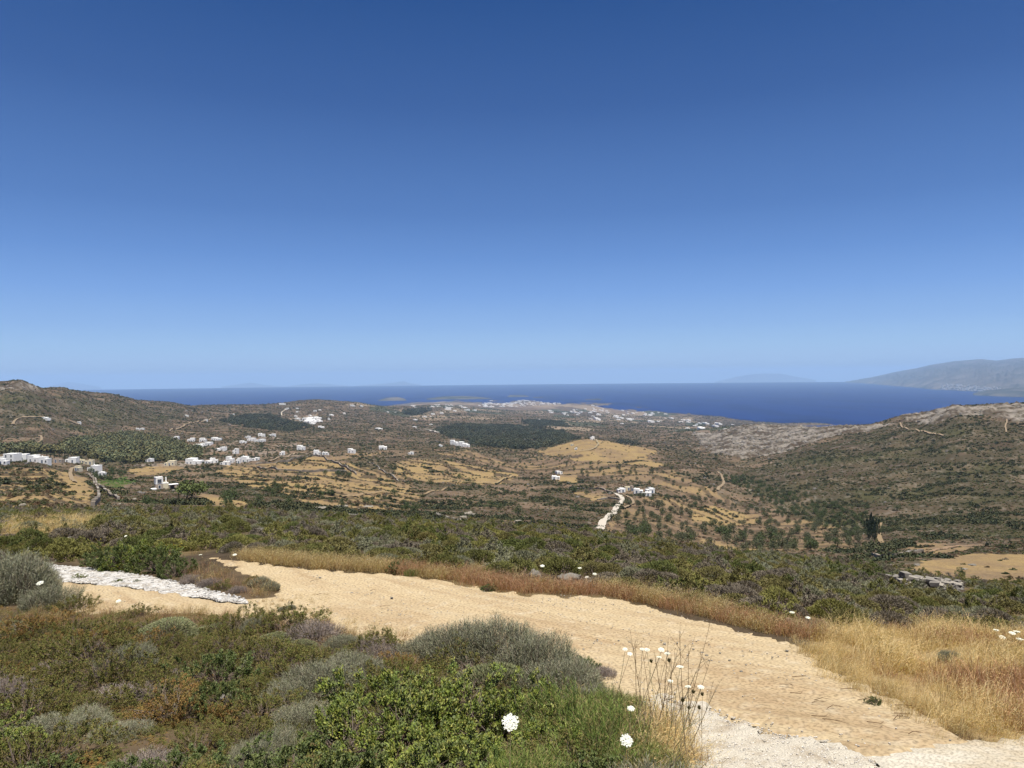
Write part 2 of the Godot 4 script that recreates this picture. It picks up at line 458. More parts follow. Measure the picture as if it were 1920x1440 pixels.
func soil_colour(x: float, d: float, kind: int, y: float) -> Color:
	var a := n_mid.get_noise_2d(x * 0.9 + 300.0, d * 0.9)
	var b := n_small.get_noise_2d(x * 0.8, d * 0.8)
	var g := n_big.get_noise_2d(x * 3.0 + 50.0, d * 3.0)
	var earth := Color(0.144, 0.101, 0.066)
	var straw := Color(0.235, 0.165, 0.077)
	var heath := Color(0.062, 0.047, 0.030)
	var olive := Color(0.057, 0.051, 0.027)
	var stone := Color(0.213, 0.187, 0.155)
	match kind:
		GOLD:
			return straw.lerp(earth, clampf(0.25 + a * 0.9 + b * 0.4, 0.0, 0.8))
		STEPS:
			var f := fposmod(step_level(x, d), 1.0)
			var edge := 1.0 if f < 0.26 + g * 0.5 + b * 0.12 else 0.0
			return straw.lerp(earth, clampf(0.2 + a + b * 0.3, 0.0, 0.75)).lerp(heath, edge * 0.85)
		GROVE:
			var f := fposmod(step_level(x, d), 1.0)
			var edge := 1.0 if f < 0.33 else 0.0
			return earth.lerp(straw, clampf(0.25 + g + b * 0.4, 0.0, 0.8)).lerp(heath, edge * 0.75)
		WOOD:
			return heath.lerp(olive, 0.6)
		TOWN:
			return earth.lerp(stone, clampf(0.25 + a, 0.0, 0.6)).lerp(heath, clampf(g * 2.0 + 0.2, 0.0, 0.7))
		ROCK:
			return stone.lerp(heath, clampf(0.62 + a * 1.8 + b * 1.3, 0.0, 1.0))
		GREEN:
			return heath.lerp(olive, clampf(0.55 + g * 1.5, 0.0, 1.0)).lerp(earth, clampf(a * 1.1 - 0.1, 0.0, 0.35)).lerp(stone, clampf(b * 1.5 - 0.4 + a * 0.5, 0.0, 0.4))
		SOIL:
			return earth.lerp(straw, clampf(0.35 + b, 0.0, 1.0))
		VINES:
			return Color(0.053, 0.075, 0.022).lerp(earth, clampf(0.3 + b, 0.0, 0.8))
		PLAIN:
			var cl := n_cell.get_noise_2d(x * 0.9, d * 0.28) * 0.5 + 0.5
			var k := heath.lerp(earth, 0.35)
			if cl > 0.72: k = Color(0.192, 0.144, 0.096)
			elif cl > 0.5: k = Color(0.133, 0.096, 0.064)
			elif cl > 0.34: k = Color(0.053, 0.056, 0.032)
			return k.lerp(stone, clampf(b * 0.6, 0.0, 0.3))
		DRYSLOPE:
			return straw.lerp(earth, clampf(0.6 + a, 0.2, 1.0)).lerp(heath, clampf(b * 1.5, 0.0, 0.5))
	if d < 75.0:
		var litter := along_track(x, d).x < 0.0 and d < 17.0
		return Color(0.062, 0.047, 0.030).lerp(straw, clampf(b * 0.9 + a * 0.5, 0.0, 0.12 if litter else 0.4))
	var out := heath.lerp(earth, clampf(0.45 + a * 1.1 + g * 1.2, 0.0, 1.0))
	out = out.lerp(olive, clampf(g * 1.5 - a, 0.0, 0.6))
	return out.lerp(stone, clampf(b * 1.2 - 0.3, 0.0, 0.4))

func build_ground() -> void:
	var rows := PackedFloat32Array()
	var d := 12600.0
	while d > 1.2:
		rows.append(d)
		d /= 1.0 + (0.0105 if d > 2000.0 else (0.0088 if d > 60.0 else 0.0125))
	for back in [0.6, -0.4, -2.0, -5.0, -10.0, -20.0, -40.0]:
		rows.append(back)
	var across := 680
	var side := PackedFloat32Array()
	for i in across:
		var t := 2.0 * i / (across - 1.0) - 1.0
		side.append(signf(t) * (0.66 * absf(t) + 0.34 * pow(absf(t), 5.0)))
	var nr := rows.size()
	var v := PackedVector3Array()
	var n := PackedVector3Array()
	var c := PackedColorArray()
	v.resize(nr * across); n.resize(nr * across); c.resize(nr * across)
	for r in nr:
		d = rows[r]
		var half := 1.12 * maxf(d, 0.0) + 7.0
		for i in across:
			var x := side[i] * half
			var y := ground(x, d)
			var kind := SCRUB
			if d > 15.0:
				var j := 0.006 * d
				kind = cover_at(x + n_mid.get_noise_2d(x * 4.0, d * 4.0) * j, d + n_mid.get_noise_2d(x * 4.0 + 777.0, d * 4.0) * j * 2.5)
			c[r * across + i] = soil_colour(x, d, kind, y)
			if kind == ROCK:
				y += absf(n_mid.get_noise_2d(x * 2.4, d * 2.4)) * minf(0.008 * d, 6.0)
			elif kind == STEPS or kind == GROVE:
				var q := step_level(x, d)
				y += 2.4 * (smoothstep(0.55, 0.95, fposmod(q, 1.0)) - fposmod(q, 1.0)) * 0.6
			if d < 16.0 and d > 5.0 and x > 0.0 and pip(verge_poly, Vector2(x, d)):
				c[r * across + i] = Color(0.24, 0.17, 0.085)
			if d < 18.0 and on_track(x, d):
				y -= 0.03
			v[r * across + i] = Vector3(x, y, -d)
	for r in nr:
		var r0 := maxi(r - 1, 0) * across
		var r1 := mini(r + 1, nr - 1) * across
		for i in across:
			var e := v[r1 + i] - v[r0 + i]
			var f := v[r * across + mini(i + 1, across - 1)] - v[r * across + maxi(i - 1, 0)]
			n[r * across + i] = e.cross(f).normalized()
	var idx := PackedInt32Array()
	for r in nr - 1:
		for i in across - 1:
			var a := r * across + i
			var b := a + across
			if maxf(maxf(v[a].y, v[a + 1].y), maxf(v[b].y, v[b + 1].y)) < -12.0:
				continue
			idx.append(a); idx.append(a + 1); idx.append(b + 1)
			idx.append(a); idx.append(b + 1); idx.append(b)
	var arr := []
	arr.resize(Mesh.ARRAY_MAX)
	arr[Mesh.ARRAY_VERTEX] = v
	arr[Mesh.ARRAY_NORMAL] = n
	arr[Mesh.ARRAY_COLOR] = c
	arr[Mesh.ARRAY_INDEX] = idx
	var m := ArrayMesh.new()
	m.add_surface_from_arrays(Mesh.PRIMITIVE_TRIANGLES, arr)
	var mat := dyed(0.95, 0.15)
	mat.albedo_texture = tex_soil
	mat.uv1_triplanar = true
	mat.uv1_world_triplanar = true
	mat.uv1_scale = Vector3.ONE * 0.09
	tag(obj("ground", m, mat), "", "", "", "structure")

var tex_soil: ImageTexture
var tex_sand: ImageTexture
var tex_grit: ImageTexture

func build_tracks() -> void:
	# sheets laid over the ground: packed sand, white chippings, coarse gravel, grooved concrete
	var step := 0.045
	var x0 := -13.0
	var d0 := 3.6
	var nx := int(22.0 / step)
	var nd := int(13.0 / step)
	var kinds := PackedByteArray()
	kinds.resize(nx * nd)
	for j in nd:
		for i in nx:
			kinds[j * nx + i] = near_cover(x0 + (i + 0.5) * step, d0 + (j + 0.5) * step)
	var names := ["", "dirt_road", "chippings_strip", "gravel_verge", "concrete_road"]
	for kind in range(1, 5):
		var at := {}
		var v := PackedVector3Array()
		var c := PackedColorArray()
		var idx := PackedInt32Array()
		for j in nd:
			for i in nx:
				if kinds[j * nx + i] != kind and not (kind == 1 and kinds[j * nx + i] > 1):
					continue
				var q := []
				for o in [[0, 0], [1, 0], [1, 1], [0, 1]]:
					var key: int = (j + o[1]) * (nx + 1) + i + o[0]
					if not at.has(key):
						at[key] = v.size()
						var x: float = x0 + (i + o[0]) * step
						var d: float = d0 + (j + o[1]) * step
						var edge := 0.0
						for e in [[0, 0], [-1, 0], [0, -1], [-1, -1]]:
							var ei: int = clampi(i + o[0] + e[0], 0, nx - 1)
							var ej: int = clampi(j + o[1] + e[1], 0, nd - 1)
							if kinds[ej * nx + ei] == 0: edge = 0.05
							elif kinds[ej * nx + ei] != kind: edge = maxf(edge, 0.03 if kind == 1 else 0.015)
						v.append(track_point(kind, x, d) - Vector3(0, edge, 0))
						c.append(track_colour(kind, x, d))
					q.append(at[key])
				idx.append_array(PackedInt32Array([q[0], q[2], q[1], q[0], q[3], q[2]]))
		var n := PackedVector3Array()
		n.resize(v.size())
		for k in range(0, idx.size(), 3):
			var f := (v[idx[k + 2]] - v[idx[k]]).cross(v[idx[k + 1]] - v[idx[k]])
			for e in 3:
				n[idx[k + e]] += f
		for k in n.size():
			n[k] = n[k].normalized()
		var arr := []
		arr.resize(Mesh.ARRAY_MAX)
		arr[Mesh.ARRAY_VERTEX] = v
		arr[Mesh.ARRAY_NORMAL] = n
		arr[Mesh.ARRAY_COLOR] = c
		arr[Mesh.ARRAY_INDEX] = idx
		var m := ArrayMesh.new()
		m.add_surface_from_arrays(Mesh.PRIMITIVE_TRIANGLES, arr)
		var mat := dyed(0.95, 0.15)
		mat.albedo_texture = tex_sand if kind == 1 or kind == 4 else tex_grit
		mat.uv1_triplanar = true
		mat.uv1_world_triplanar = true
		mat.uv1_scale = Vector3.ONE * (0.7 if kind == 1 else 1.3)
		tag(obj(names[kind], m, mat), "", "", "", "structure")

# distance across the main track and along it
func along_track(x: float, d: float) -> Vector2:
	var p := Vector2(x - 4.3, d - 6.3)
	var dir := Vector2(-0.752, 0.659)
	var bow := p.dot(dir)
	return Vector2(p.dot(Vector2(dir.y, -dir.x)) + 0.012 * bow * (14.0 - bow), bow)

func track_point(kind: int, x: float, d: float) -> Vector3:
	var y := ground(x, d) + 0.006
	if kind == 1:
		var t := along_track(x, d)
		y += n_small.get_noise_2d(t.x * 7.0, t.y * 0.5) * 0.030 + n_small.get_noise_2d(x * 5.0, d * 5.0) * 0.014 + n_small.get_noise_2d(x * 30.0, d * 30.0) * 0.003
	elif kind == 2:
		y += absf(n_small.get_noise_2d(x * 16.0, d * 16.0)) * 0.010 + 0.010
	elif kind == 3:
		y += absf(n_small.get_noise_2d(x * 24.0, d * 24.0)) * 0.035
	else:
		y += 0.02 + 0.016 * sin((x * 0.45 + d * 0.89) * 33.0) + n_small.get_noise_2d(x * 6.0, d * 6.0) * 0.008
	return Vector3(x, y, -d)

func track_colour(kind: int, x: float, d: float) -> Color:
	var a := n_small.get_noise_2d(x * 1.6, d * 1.6)
	var f := n_small.get_noise_2d(x * 14.0, d * 14.0)
	if kind == 1:
		var t := along_track(x, d)
		var streak := n_small.get_noise_2d(t.x * 9.0, t.y * 0.7)
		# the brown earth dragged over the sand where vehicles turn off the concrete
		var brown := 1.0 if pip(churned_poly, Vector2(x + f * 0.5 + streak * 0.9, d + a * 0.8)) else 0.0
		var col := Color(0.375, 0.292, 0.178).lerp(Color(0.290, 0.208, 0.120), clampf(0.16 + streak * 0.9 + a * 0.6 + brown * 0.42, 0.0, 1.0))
		return col.lerp(Color(0.42, 0.356, 0.255), clampf(f * 1.2 - 0.25, 0.0, 0.6))
	if kind == 2:
		return Color(0.471, 0.452, 0.42).lerp(Color(0.267, 0.229, 0.178), clampf(0.15 + f * 1.5, 0.0, 0.8))
	if kind == 3:
		return Color(0.445, 0.401, 0.324).lerp(Color(0.292, 0.236, 0.165), clampf(0.2 + f * 1.3 + a * 0.5, 0.0, 0.75))
	return Color(0.433, 0.395, 0.318).lerp(Color(0.331, 0.267, 0.178), clampf(0.2 + a * 1.2 + f * 0.5, 0.0, 0.8))

# ------------------------------------------------------------------ sea, islands

func build_sea() -> void:
	var v := PackedVector3Array()
	var n := PackedVector3Array()
	var idx := PackedInt32Array()
	var rings := [3300.0, 4200.0, 5400.0, 7000.0, 9000.0, 12000.0, 16000.0, 21000.0, 27000.0, 33700.0]
	var k := 49
	for r in rings.size():
		for i in k:
			var a := lerpf(-1.15, 1.15, i / (k - 1.0))
			v.append(Vector3(sin(a) * rings[r], 0, -cos(a) * rings[r]))
			n.append(Vector3.UP)
	for r in rings.size() - 1:
		for i in k - 1:
			var a := r * k + i
			idx.append_array(PackedInt32Array([a, a + k, a + k + 1, a, a + k + 1, a + 1]))
	var arr := []
	arr.resize(Mesh.ARRAY_MAX)
	arr[Mesh.ARRAY_VERTEX] = v
	arr[Mesh.ARRAY_NORMAL] = n
	arr[Mesh.ARRAY_INDEX] = idx
	var m := ArrayMesh.new()
	m.add_surface_from_arrays(Mesh.PRIMITIVE_TRIANGLES, arr)
	var mat := plain(Color(0.002, 0.014, 0.085), 0.55, 0.12)
	var fn := FastNoiseLite.new()
	fn.seed = 5
	fn.frequency = 0.02
	fn.fractal_octaves = 4
	mat.albedo_texture = grain(41, 0.02, 0.80, 1.15, 256)
	mat.uv1_triplanar = true
	mat.uv1_world_triplanar = true
	mat.uv1_scale = Vector3(0.00035, 0.00035, 0.0001)
	tag(obj("sea", m, mat), "", "", "", "structure")

# a far island: crest line as [column, row, distance], shore distance per column
func island(called: String, crest: Array, shore: Array, back: float, mat: Material, rough: float, cols := 90, deep := 22, green := 0.5, sunk := 0.0) -> void:
	# "sunk": how far the curve of the earth has lowered its shore
	var v := PackedVector3Array()
	var c := PackedColorArray()
	var idx := PackedInt32Array()
	var fn := FastNoiseLite.new()
	fn.seed = called.hash() % 1000 + crest.size()
	fn.frequency = 0.0011
	fn.fractal_octaves = 5
	fn.fractal_type = FastNoiseLite.FRACTAL_RIDGED
	for i in cols:
		var px := lerpf(crest[0][0], crest[-1][0], i / (cols - 1.0))
		var k := 0
		while k < crest.size() - 2 and px > crest[k + 1][0]:
			k += 1
		var t := clampf((px - crest[k][0]) / (crest[k + 1][0] - crest[k][0]), 0.0, 1.0)
		var row := lerpf(crest[k][1], crest[k + 1][1], t)
		var dist := lerpf(crest[k][2], crest[k + 1][2], t)
		k = 0
		while k < shore.size() - 2 and px > shore[k + 1][0]:
			k += 1
		t = clampf((px - shore[k][0]) / (shore[k + 1][0] - shore[k][0]), 0.0, 1.0)
		var front := lerpf(shore[k][1], shore[k + 1][1], t)
		var top := 320.0 - (row - level_row(px)) / FOCAL * dist + sunk
		for j in deep:
			var q := j / (deep - 1.0)
			var d: float
			var h: float
			if q < 0.7:
				d = lerpf(front, dist, q / 0.7)
				h = top * pow(q / 0.7, 0.8 if top > 200.0 else 0.6)
			else:
				d = lerpf(dist, dist + back, (q - 0.7) / 0.3)
				h = top * (1.0 - (q - 0.7) / 0.3)
			var x := (px - 960.0) / FOCAL * d
			var r := fn.get_noise_2d(x, d)
			if q < 0.68 and q > 0.0:
				h += (r - 0.3) * rough * minf(1.0, q * 3.0) * minf(1.0, (0.7 - q) * 2.2)
			v.append(Vector3(x, maxf(h, -3.0) - sunk - (3.0 if j == 0 or j == deep - 1 else 0.0), -d))
			c.append(Color(0.125, 0.100, 0.078).lerp(Color(0.030, 0.032, 0.020), clampf(green + (r - 0.25) * 0.9, 0.0, 1.0)))
	for i in cols - 1:
		for j in deep - 1:
			var a := i * deep + j
			idx.append_array(PackedInt32Array([a, a + 1, a + deep + 1, a, a + deep + 1, a + deep]))
	var arr := []
	arr.resize(Mesh.ARRAY_MAX)
	arr[Mesh.ARRAY_VERTEX] = v
	arr[Mesh.ARRAY_COLOR] = c
	arr[Mesh.ARRAY_INDEX] = idx
	var st := SurfaceTool.new()
	var am := ArrayMesh.new()
	am.add_surface_from_arrays(Mesh.PRIMITIVE_TRIANGLES, arr)
	st.create_from(am, 0)
	st.generate_normals()
	tag(obj(called, st.commit(), mat), "", "", "", "structure")

func build_islands() -> void:
	var mat := dyed(0.95, 0.15)
	island("mountain_island", [[1585, 717, 29500], [1640, 706, 28000], [1680, 697, 26500], [1720, 690, 25000], [1745, 684, 24000], [1790, 677, 23000], [1840, 673, 22000], [1868, 676, 21500], [1900, 672, 21000], [1980, 667, 20500], [2120, 668, 20000], [2260, 690, 20000], [2350, 712, 20000]],
		[[1585, 28500], [1620, 25000], [1660, 20500], [1700, 17500], [1750, 14500], [1850, 11900], [1920, 10600], [2350, 10500]], 4000.0, mat, 210.0, 320, 90, 0.45)
	island("headland", [[1825, 737, 10900], [1850, 731, 10700], [1880, 729, 10500], [1920, 726, 10300], [2050, 724, 10200], [2200, 740, 10200]], [[1825, 10500], [1870, 9900], [1920, 9500], [2200, 9500]], 700.0, mat, 30.0, 70, 20, 0.7)
	for f in [[[82, 727], [105, 720], [128, 715], [150, 718], [190, 726]], [[415, 725], [440, 721], [470, 716.5], [490, 720], [515, 723.5], [540, 724.5]],
			[[540, 724], [575, 719], [598, 718], [625, 721], [655, 723.5]], [[668, 723], [720, 719], [745, 716], [756, 713.5], [768, 718], [790, 721.5]],
			[[1340, 716], [1385, 704.5], [1420, 699.5], [1465, 699], [1490, 705], [1530, 712]]]:
		var crest := []
		for p in f:
			crest.append([p[0], p[1], 52500.0])
		island("island", crest, [[f[0][0], 50500.0], [f[-1][0], 50500.0]], 1500.0, mat, 60.0, 40, 12, 0.5, 215.0)
	# low islets and spits off the harbour town
	for f in [[[708, 750], [725, 745], [745, 743.5], [757, 746], [762, 750], 10900.0], [[800, 747], [830, 742.5], [870, 741.5], [900, 744], [935, 748], 11300.0],
			[[948, 745], [956, 740], [985, 740.5], [996, 744], 12400.0], [[985, 747], [1005, 744], [1035, 745.5], [1045, 747], 11600.0],
			[[1066, 751], [1090, 749], [1108, 748], [1122, 746.5], [1128, 748.5], 10300.0], [[1286, 776.5], [1291, 773.5], [1297, 777], 6150.0]]:
		var crest := []
		for k in f.size() - 1:
			crest.append([f[k][0], f[k][1] + 0.6, f[-1]])
		island("islet", crest, [[f[0][0], f[-1] * 0.975], [f[-2][0], f[-1] * 0.975]], f[-1] * 0.02, mat, 2.0, 24, 8, 0.55)

# ------------------------------------------------------------------ plants

func around() -> Vector3:
	var v := Vector3(rng.randfn(), rng.randfn(), rng.randfn())
	return v.normalized() if v.length() > 1e-4 else Vector3.UP

func vary(c: Color, a: float) -> Color:
	var k := 1.0 + rng.randf_range(-a, a)
	var h := rng.randf_range(-a, a) * 0.35
	return Color(c.r * (k + h), c.g * k, c.b * (k - h))

# a point on a lumpy dome of radius 1, flattened
func dome_point(lumps: Array, flat: float) -> Array:
	var dir := around()
	if dir.y < -0.05: dir.y = -dir.y * 0.5
	dir = dir.normalized()
	var r := 0.72
	for l in lumps:
		r += l[1] * exp(-(1.0 - dir.dot(l[0])) * 15.0)
	return [Vector3(dir.x * r, dir.y * r * flat, dir.z * r), Vector3(dir.x, dir.y / flat * 0.8, dir.z).normalized()]

func lumps_of(k: int, size: float) -> Array:
	var out := []
	for i in k:
		var a := around()
		a.y = absf(a.y) * 0.8 + 0.1
		out.append([a.normalized(), rng.randf_range(0.25, 1.0) * size])
	return out

func twigs(g: Geo, r: float, flat: float, count: int, col: Color, thick: float) -> void:
	for i in count:
		var a := around()
		a.y = absf(a.y) * flat + 0.15
		var tip := a.normalized() * r * rng.randf_range(0.6, 0.97)
		tip.y *= flat * 1.1
		var mid := tip * 0.5 + around() * r * 0.12
		mid.y = maxf(mid.y, 0.02)
		var foot := Vector3(rng.randf_range(-0.12, 0.12), -0.1, rng.randf_range(-0.12, 0.12)) * r
		var cc := vary(col, 0.25)
		g.stick(foot, mid, thick, thick * 0.7, cc)
		g.stick(mid, tip, thick * 0.7, thick * 0.3, cc)
		g.stick(mid, mid + (tip - mid).rotated(around(), 0.6) * 0.8, thick * 0.5, thick * 0.2, cc)

# broad-leaved shrub: rosettes of oval leaves on a lumpy dome. Sizes in metres.
func leafy(r: float, flat: float, clusters: int, per: int, ll: float, lw: float, cols: Array, spread: float, lump := 0.34) -> ArrayMesh:
	var g := Geo.new()
	var lumps := lumps_of(17, lump * 1.25)
	# leaves sit on the ends of branchlets, with dark gaps between these
	var ends := []
	for i in int(clusters / 11.0):
		ends.append(dome_point(lumps, flat))
		ends[-1].append(1.0 - pow(rng.randf(), 1.6) * 0.34)
	for i in clusters:
		var p: Array = ends[rng.randi() % ends.size()]
		var at: Vector3 = p[0] * r * p[2] - p[1] * r * rng.randf() * 0.13 + around() * r * 0.075 * rng.randf()
		var out: Vector3 = (p[1] + Vector3.UP * 0.45 + around() * 0.35).normalized()
		var col: Color = cols[rng.randi() % cols.size()]
		for k in per:
			var dir := (out + around() * spread).normalized()
			var side := dir.cross(Vector3.UP + around() * 0.75).normalized()
			g.leaf(at + around() * ll * 0.7, dir, side, ll * rng.randf_range(0.7, 1.25), lw * rng.randf_range(0.75, 1.25), vary(col, 0.22))
	return g.mesh()

# fine upright shrub: thin shoots with narrow leaves
func feathery(r: float, flat: float, shoots: int, ll: float, cols: Array) -> ArrayMesh:
	var g := Geo.new()
	var lumps := lumps_of(9, 0.3)
	for i in shoots:
		var p := dome_point(lumps, flat)
		var deep := 1.0 - pow(rng.randf(), 2.0) * 0.35
		var at: Vector3 = p[0] * r * deep
		var up: Vector3 = (p[1] * 0.6 + Vector3.UP * 0.8 + around() * 0.22).normalized()
		var col: Color = cols[rng.randi() % cols.size()]
		var l := ll * rng.randf_range(0.6, 1.4)
		var side := up.cross(around()).normalized()
		g.blade(at - up * l * 0.4, up, around() * 0.08, side, l * 1.2, 0.003, vary(col, 0.15))
		for k in 7:
			var q := at + up * (l * (k / 7.0 - 0.3))
			var dir := (up * 0.9 + around() * 0.75).normalized()
			g.leaf(q, dir, dir.cross(around()).normalized(), ll * rng.randf_range(0.25, 0.42), 0.0038, vary(col, 0.2))
	return g.mesh()

# tight thorny cushion
func cushion(r: float, flat: float, spikes: int, ll: float, cols: Array) -> ArrayMesh:
	var g := Geo.new()
	var lumps := lumps_of(5, 0.16)
	for i in spikes:
		var p := dome_point(lumps, flat)
		var at: Vector3 = p[0] * r * (1.0 - pow(rng.randf(), 3.0) * 0.25)
		var col: Color = cols[rng.randi() % cols.size()]
		var dir: Vector3 = (p[1] + around() * 0.55).normalized()
		g.leaf(at - dir * ll * 0.5, dir, dir.cross(around()).normalized(), ll * rng.randf_range(0.7, 1.3), ll * 0.2, vary(col, 0.22))
	return g.mesh()

func tuft(blades: int, h: float, wide: float, lean: Vector3, cols: Array, ears: bool) -> ArrayMesh:
	var g := Geo.new()
	for i in blades:
		var foot := Vector3(rng.randfn() * wide, -0.03, rng.randfn() * wide)
		var dir := (Vector3.UP + around() * 0.5 + lean * rng.randf_range(0.2, 1.1)).normalized()
		var side := dir.cross(around()).normalized()
		var l := h * rng.randf_range(0.45, 1.1)
		var bend := (lean * 0.7 + around() * 0.45 - Vector3.UP * 0.35) * rng.randf_range(0.2, 0.7)
		var col := vary(cols[rng.randi() % cols.size()], 0.2)
		g.blade(foot, dir, bend, side, l, rng.randf_range(0.003, 0.0055), col)
		if ears and rng.randf() < 0.5:
			var t := foot + dir * (l * 0.85) + bend * l * 0.9
			for k in 4:
				var dr := (dir * 0.6 + bend + around() * 0.5 - Vector3.UP * 0.2).normalized()
				g.leaf(t - dir * 0.03 * k, dr, dr.cross(around()).normalized(), 0.035, 0.006, vary(cols[0], 0.15))
	return g.mesh()

func crown(clumps: int, rx: float, ry: float, size: float, lump: float) -> ArrayMesh:
	var g := Geo.new()
	var balls := []
	for i in 9:
		var a := around()
		balls.append([Vector3(a.x * rx * 0.6, a.y * ry * 0.55, a.z * rx * 0.6), rng.randf_range(0.4, 0.62) * lump])
	for i in clumps:
		var b: Array = balls[rng.randi() % balls.size()]
		var a := around()
		var at: Vector3 = b[0] + Vector3(a.x * rx, a.y * ry, a.z * rx) * b[1] * (1.0 - 0.3 * pow(rng.randf(), 2.0))
		var k := rng.randf_range(0.75, 1.25)
		var dir := (a + around() * 0.9).normalized()
		g.leaf(at - dir * size * 0.5, dir, dir.cross(around()).normalized(), size * rng.randf_range(0.7, 1.4), size * 0.75, Color(k, k, k))
	return g.mesh()

func trunk(h: float, r: float, limbs: int) -> ArrayMesh:
	var g := Geo.new()
	var col := Color(0.10, 0.075, 0.055)
	var p := Vector3(0, -0.4, 0)
	for k in 3:
		var q := p + Vector3(rng.randfn() * r * 0.5, (h + 0.4) / 3.0, rng.randfn() * r * 0.5)
		g.stick(p, q, r * (1.2 - 0.25 * k), r * (0.95 - 0.25 * k), col)
		p = q
	for i in limbs:
		var a := around()
		a.y = absf(a.y) + 0.5
		g.stick(p, p + a.normalized() * h * 0.7, r * 0.4, r * 0.15, col)
	return g.mesh()

func rock_mesh(sd: int, flat: float, slabs: float) -> ArrayMesh:
	var fn := FastNoiseLite.new()
	fn.seed = sd
	fn.frequency = 0.9
	fn.fractal_octaves = 4
	var st := SurfaceTool.new()
	st.begin(Mesh.PRIMITIVE_TRIANGLES)
	var rows := 15
	var cols := 24
	var grid := []
	for j in rows + 1:
		for i in cols:
			var a := TAU * i / cols
			var b := PI * j / rows - PI / 2
			var dir := Vector3(cos(a) * cos(b), sin(b), sin(a) * cos(b))
			# squared-off, then bitten by noise
			var sq := dir / pow(pow(absf(dir.x), 4.0) + pow(absf(dir.y), 4.0) + pow(absf(dir.z), 4.0), 0.25)
			var p := dir.lerp(sq, slabs)
			p *= 0.82 + 0.34 * fn.get_noise_3dv(dir * 1.3) + 0.10 * fn.get_noise_3dv(dir * 5.0)
			p.y *= flat
			grid.append(p)
	for j in rows:
		for i in cols:
			var i2 := (i + 1) % cols
			var a: Vector3 = grid[j * cols + i]
			var b: Vector3 = grid[j * cols + i2]
			var c: Vector3 = grid[(j + 1) * cols + i2]
			var d: Vector3 = grid[(j + 1) * cols + i]
			for q in [a, c, b, a, d, c]:
				var k: float = 0.85 + 0.5 * fn.get_noise_3dv(q * 2.5) + 0.25 * fn.get_noise_3dv(q * 11.0)
				st.set_color(Color(k, k, k * 0.97))
				st.add_vertex(q)
	st.generate_normals()
	return st.commit()

func stone_mesh(sd: int) -> ArrayMesh:
	var g := Geo.new()
	var r := RandomNumberGenerator.new()
	r.seed = sd
	var p := []
	for k in 8:
		p.append(Vector3((0.5 if k & 1 else -0.5) * r.randf_range(0.7, 1.1), (0.5 if k & 2 else -0.5) * r.randf_range(0.7, 1.1), (0.5 if k & 4 else -0.5) * r.randf_range(0.7, 1.1)))
	var top := Vector3(r.randf_range(-0.1, 0.1), r.randf_range(0.55, 0.68), r.randf_range(-0.1, 0.1))
	for f in [[0, 2, 3, 1], [4, 5, 7, 6], [0, 4, 6, 2], [1, 3, 7, 5], [0, 1, 5, 4]]:
		var k := r.randf_range(0.85, 1.15)
		g.quad(p[f[0]], p[f[1]], p[f[2]], p[f[3]], Color(k, k, k))
	for e in [[2, 6], [6, 7], [7, 3], [3, 2]]:
		var k := r.randf_range(0.9, 1.15)
		g.tri(p[e[0]], p[e[1]], top, Color(k, k, k))
	return g.mesh()

# ------------------------------------------------------------------ planting

var mats := {}
var kinds := {}

func strip_at(kind: int, x: float, d: float) -> bool:
	return fposmod(step_level(x, d), 1.0) < 0.36

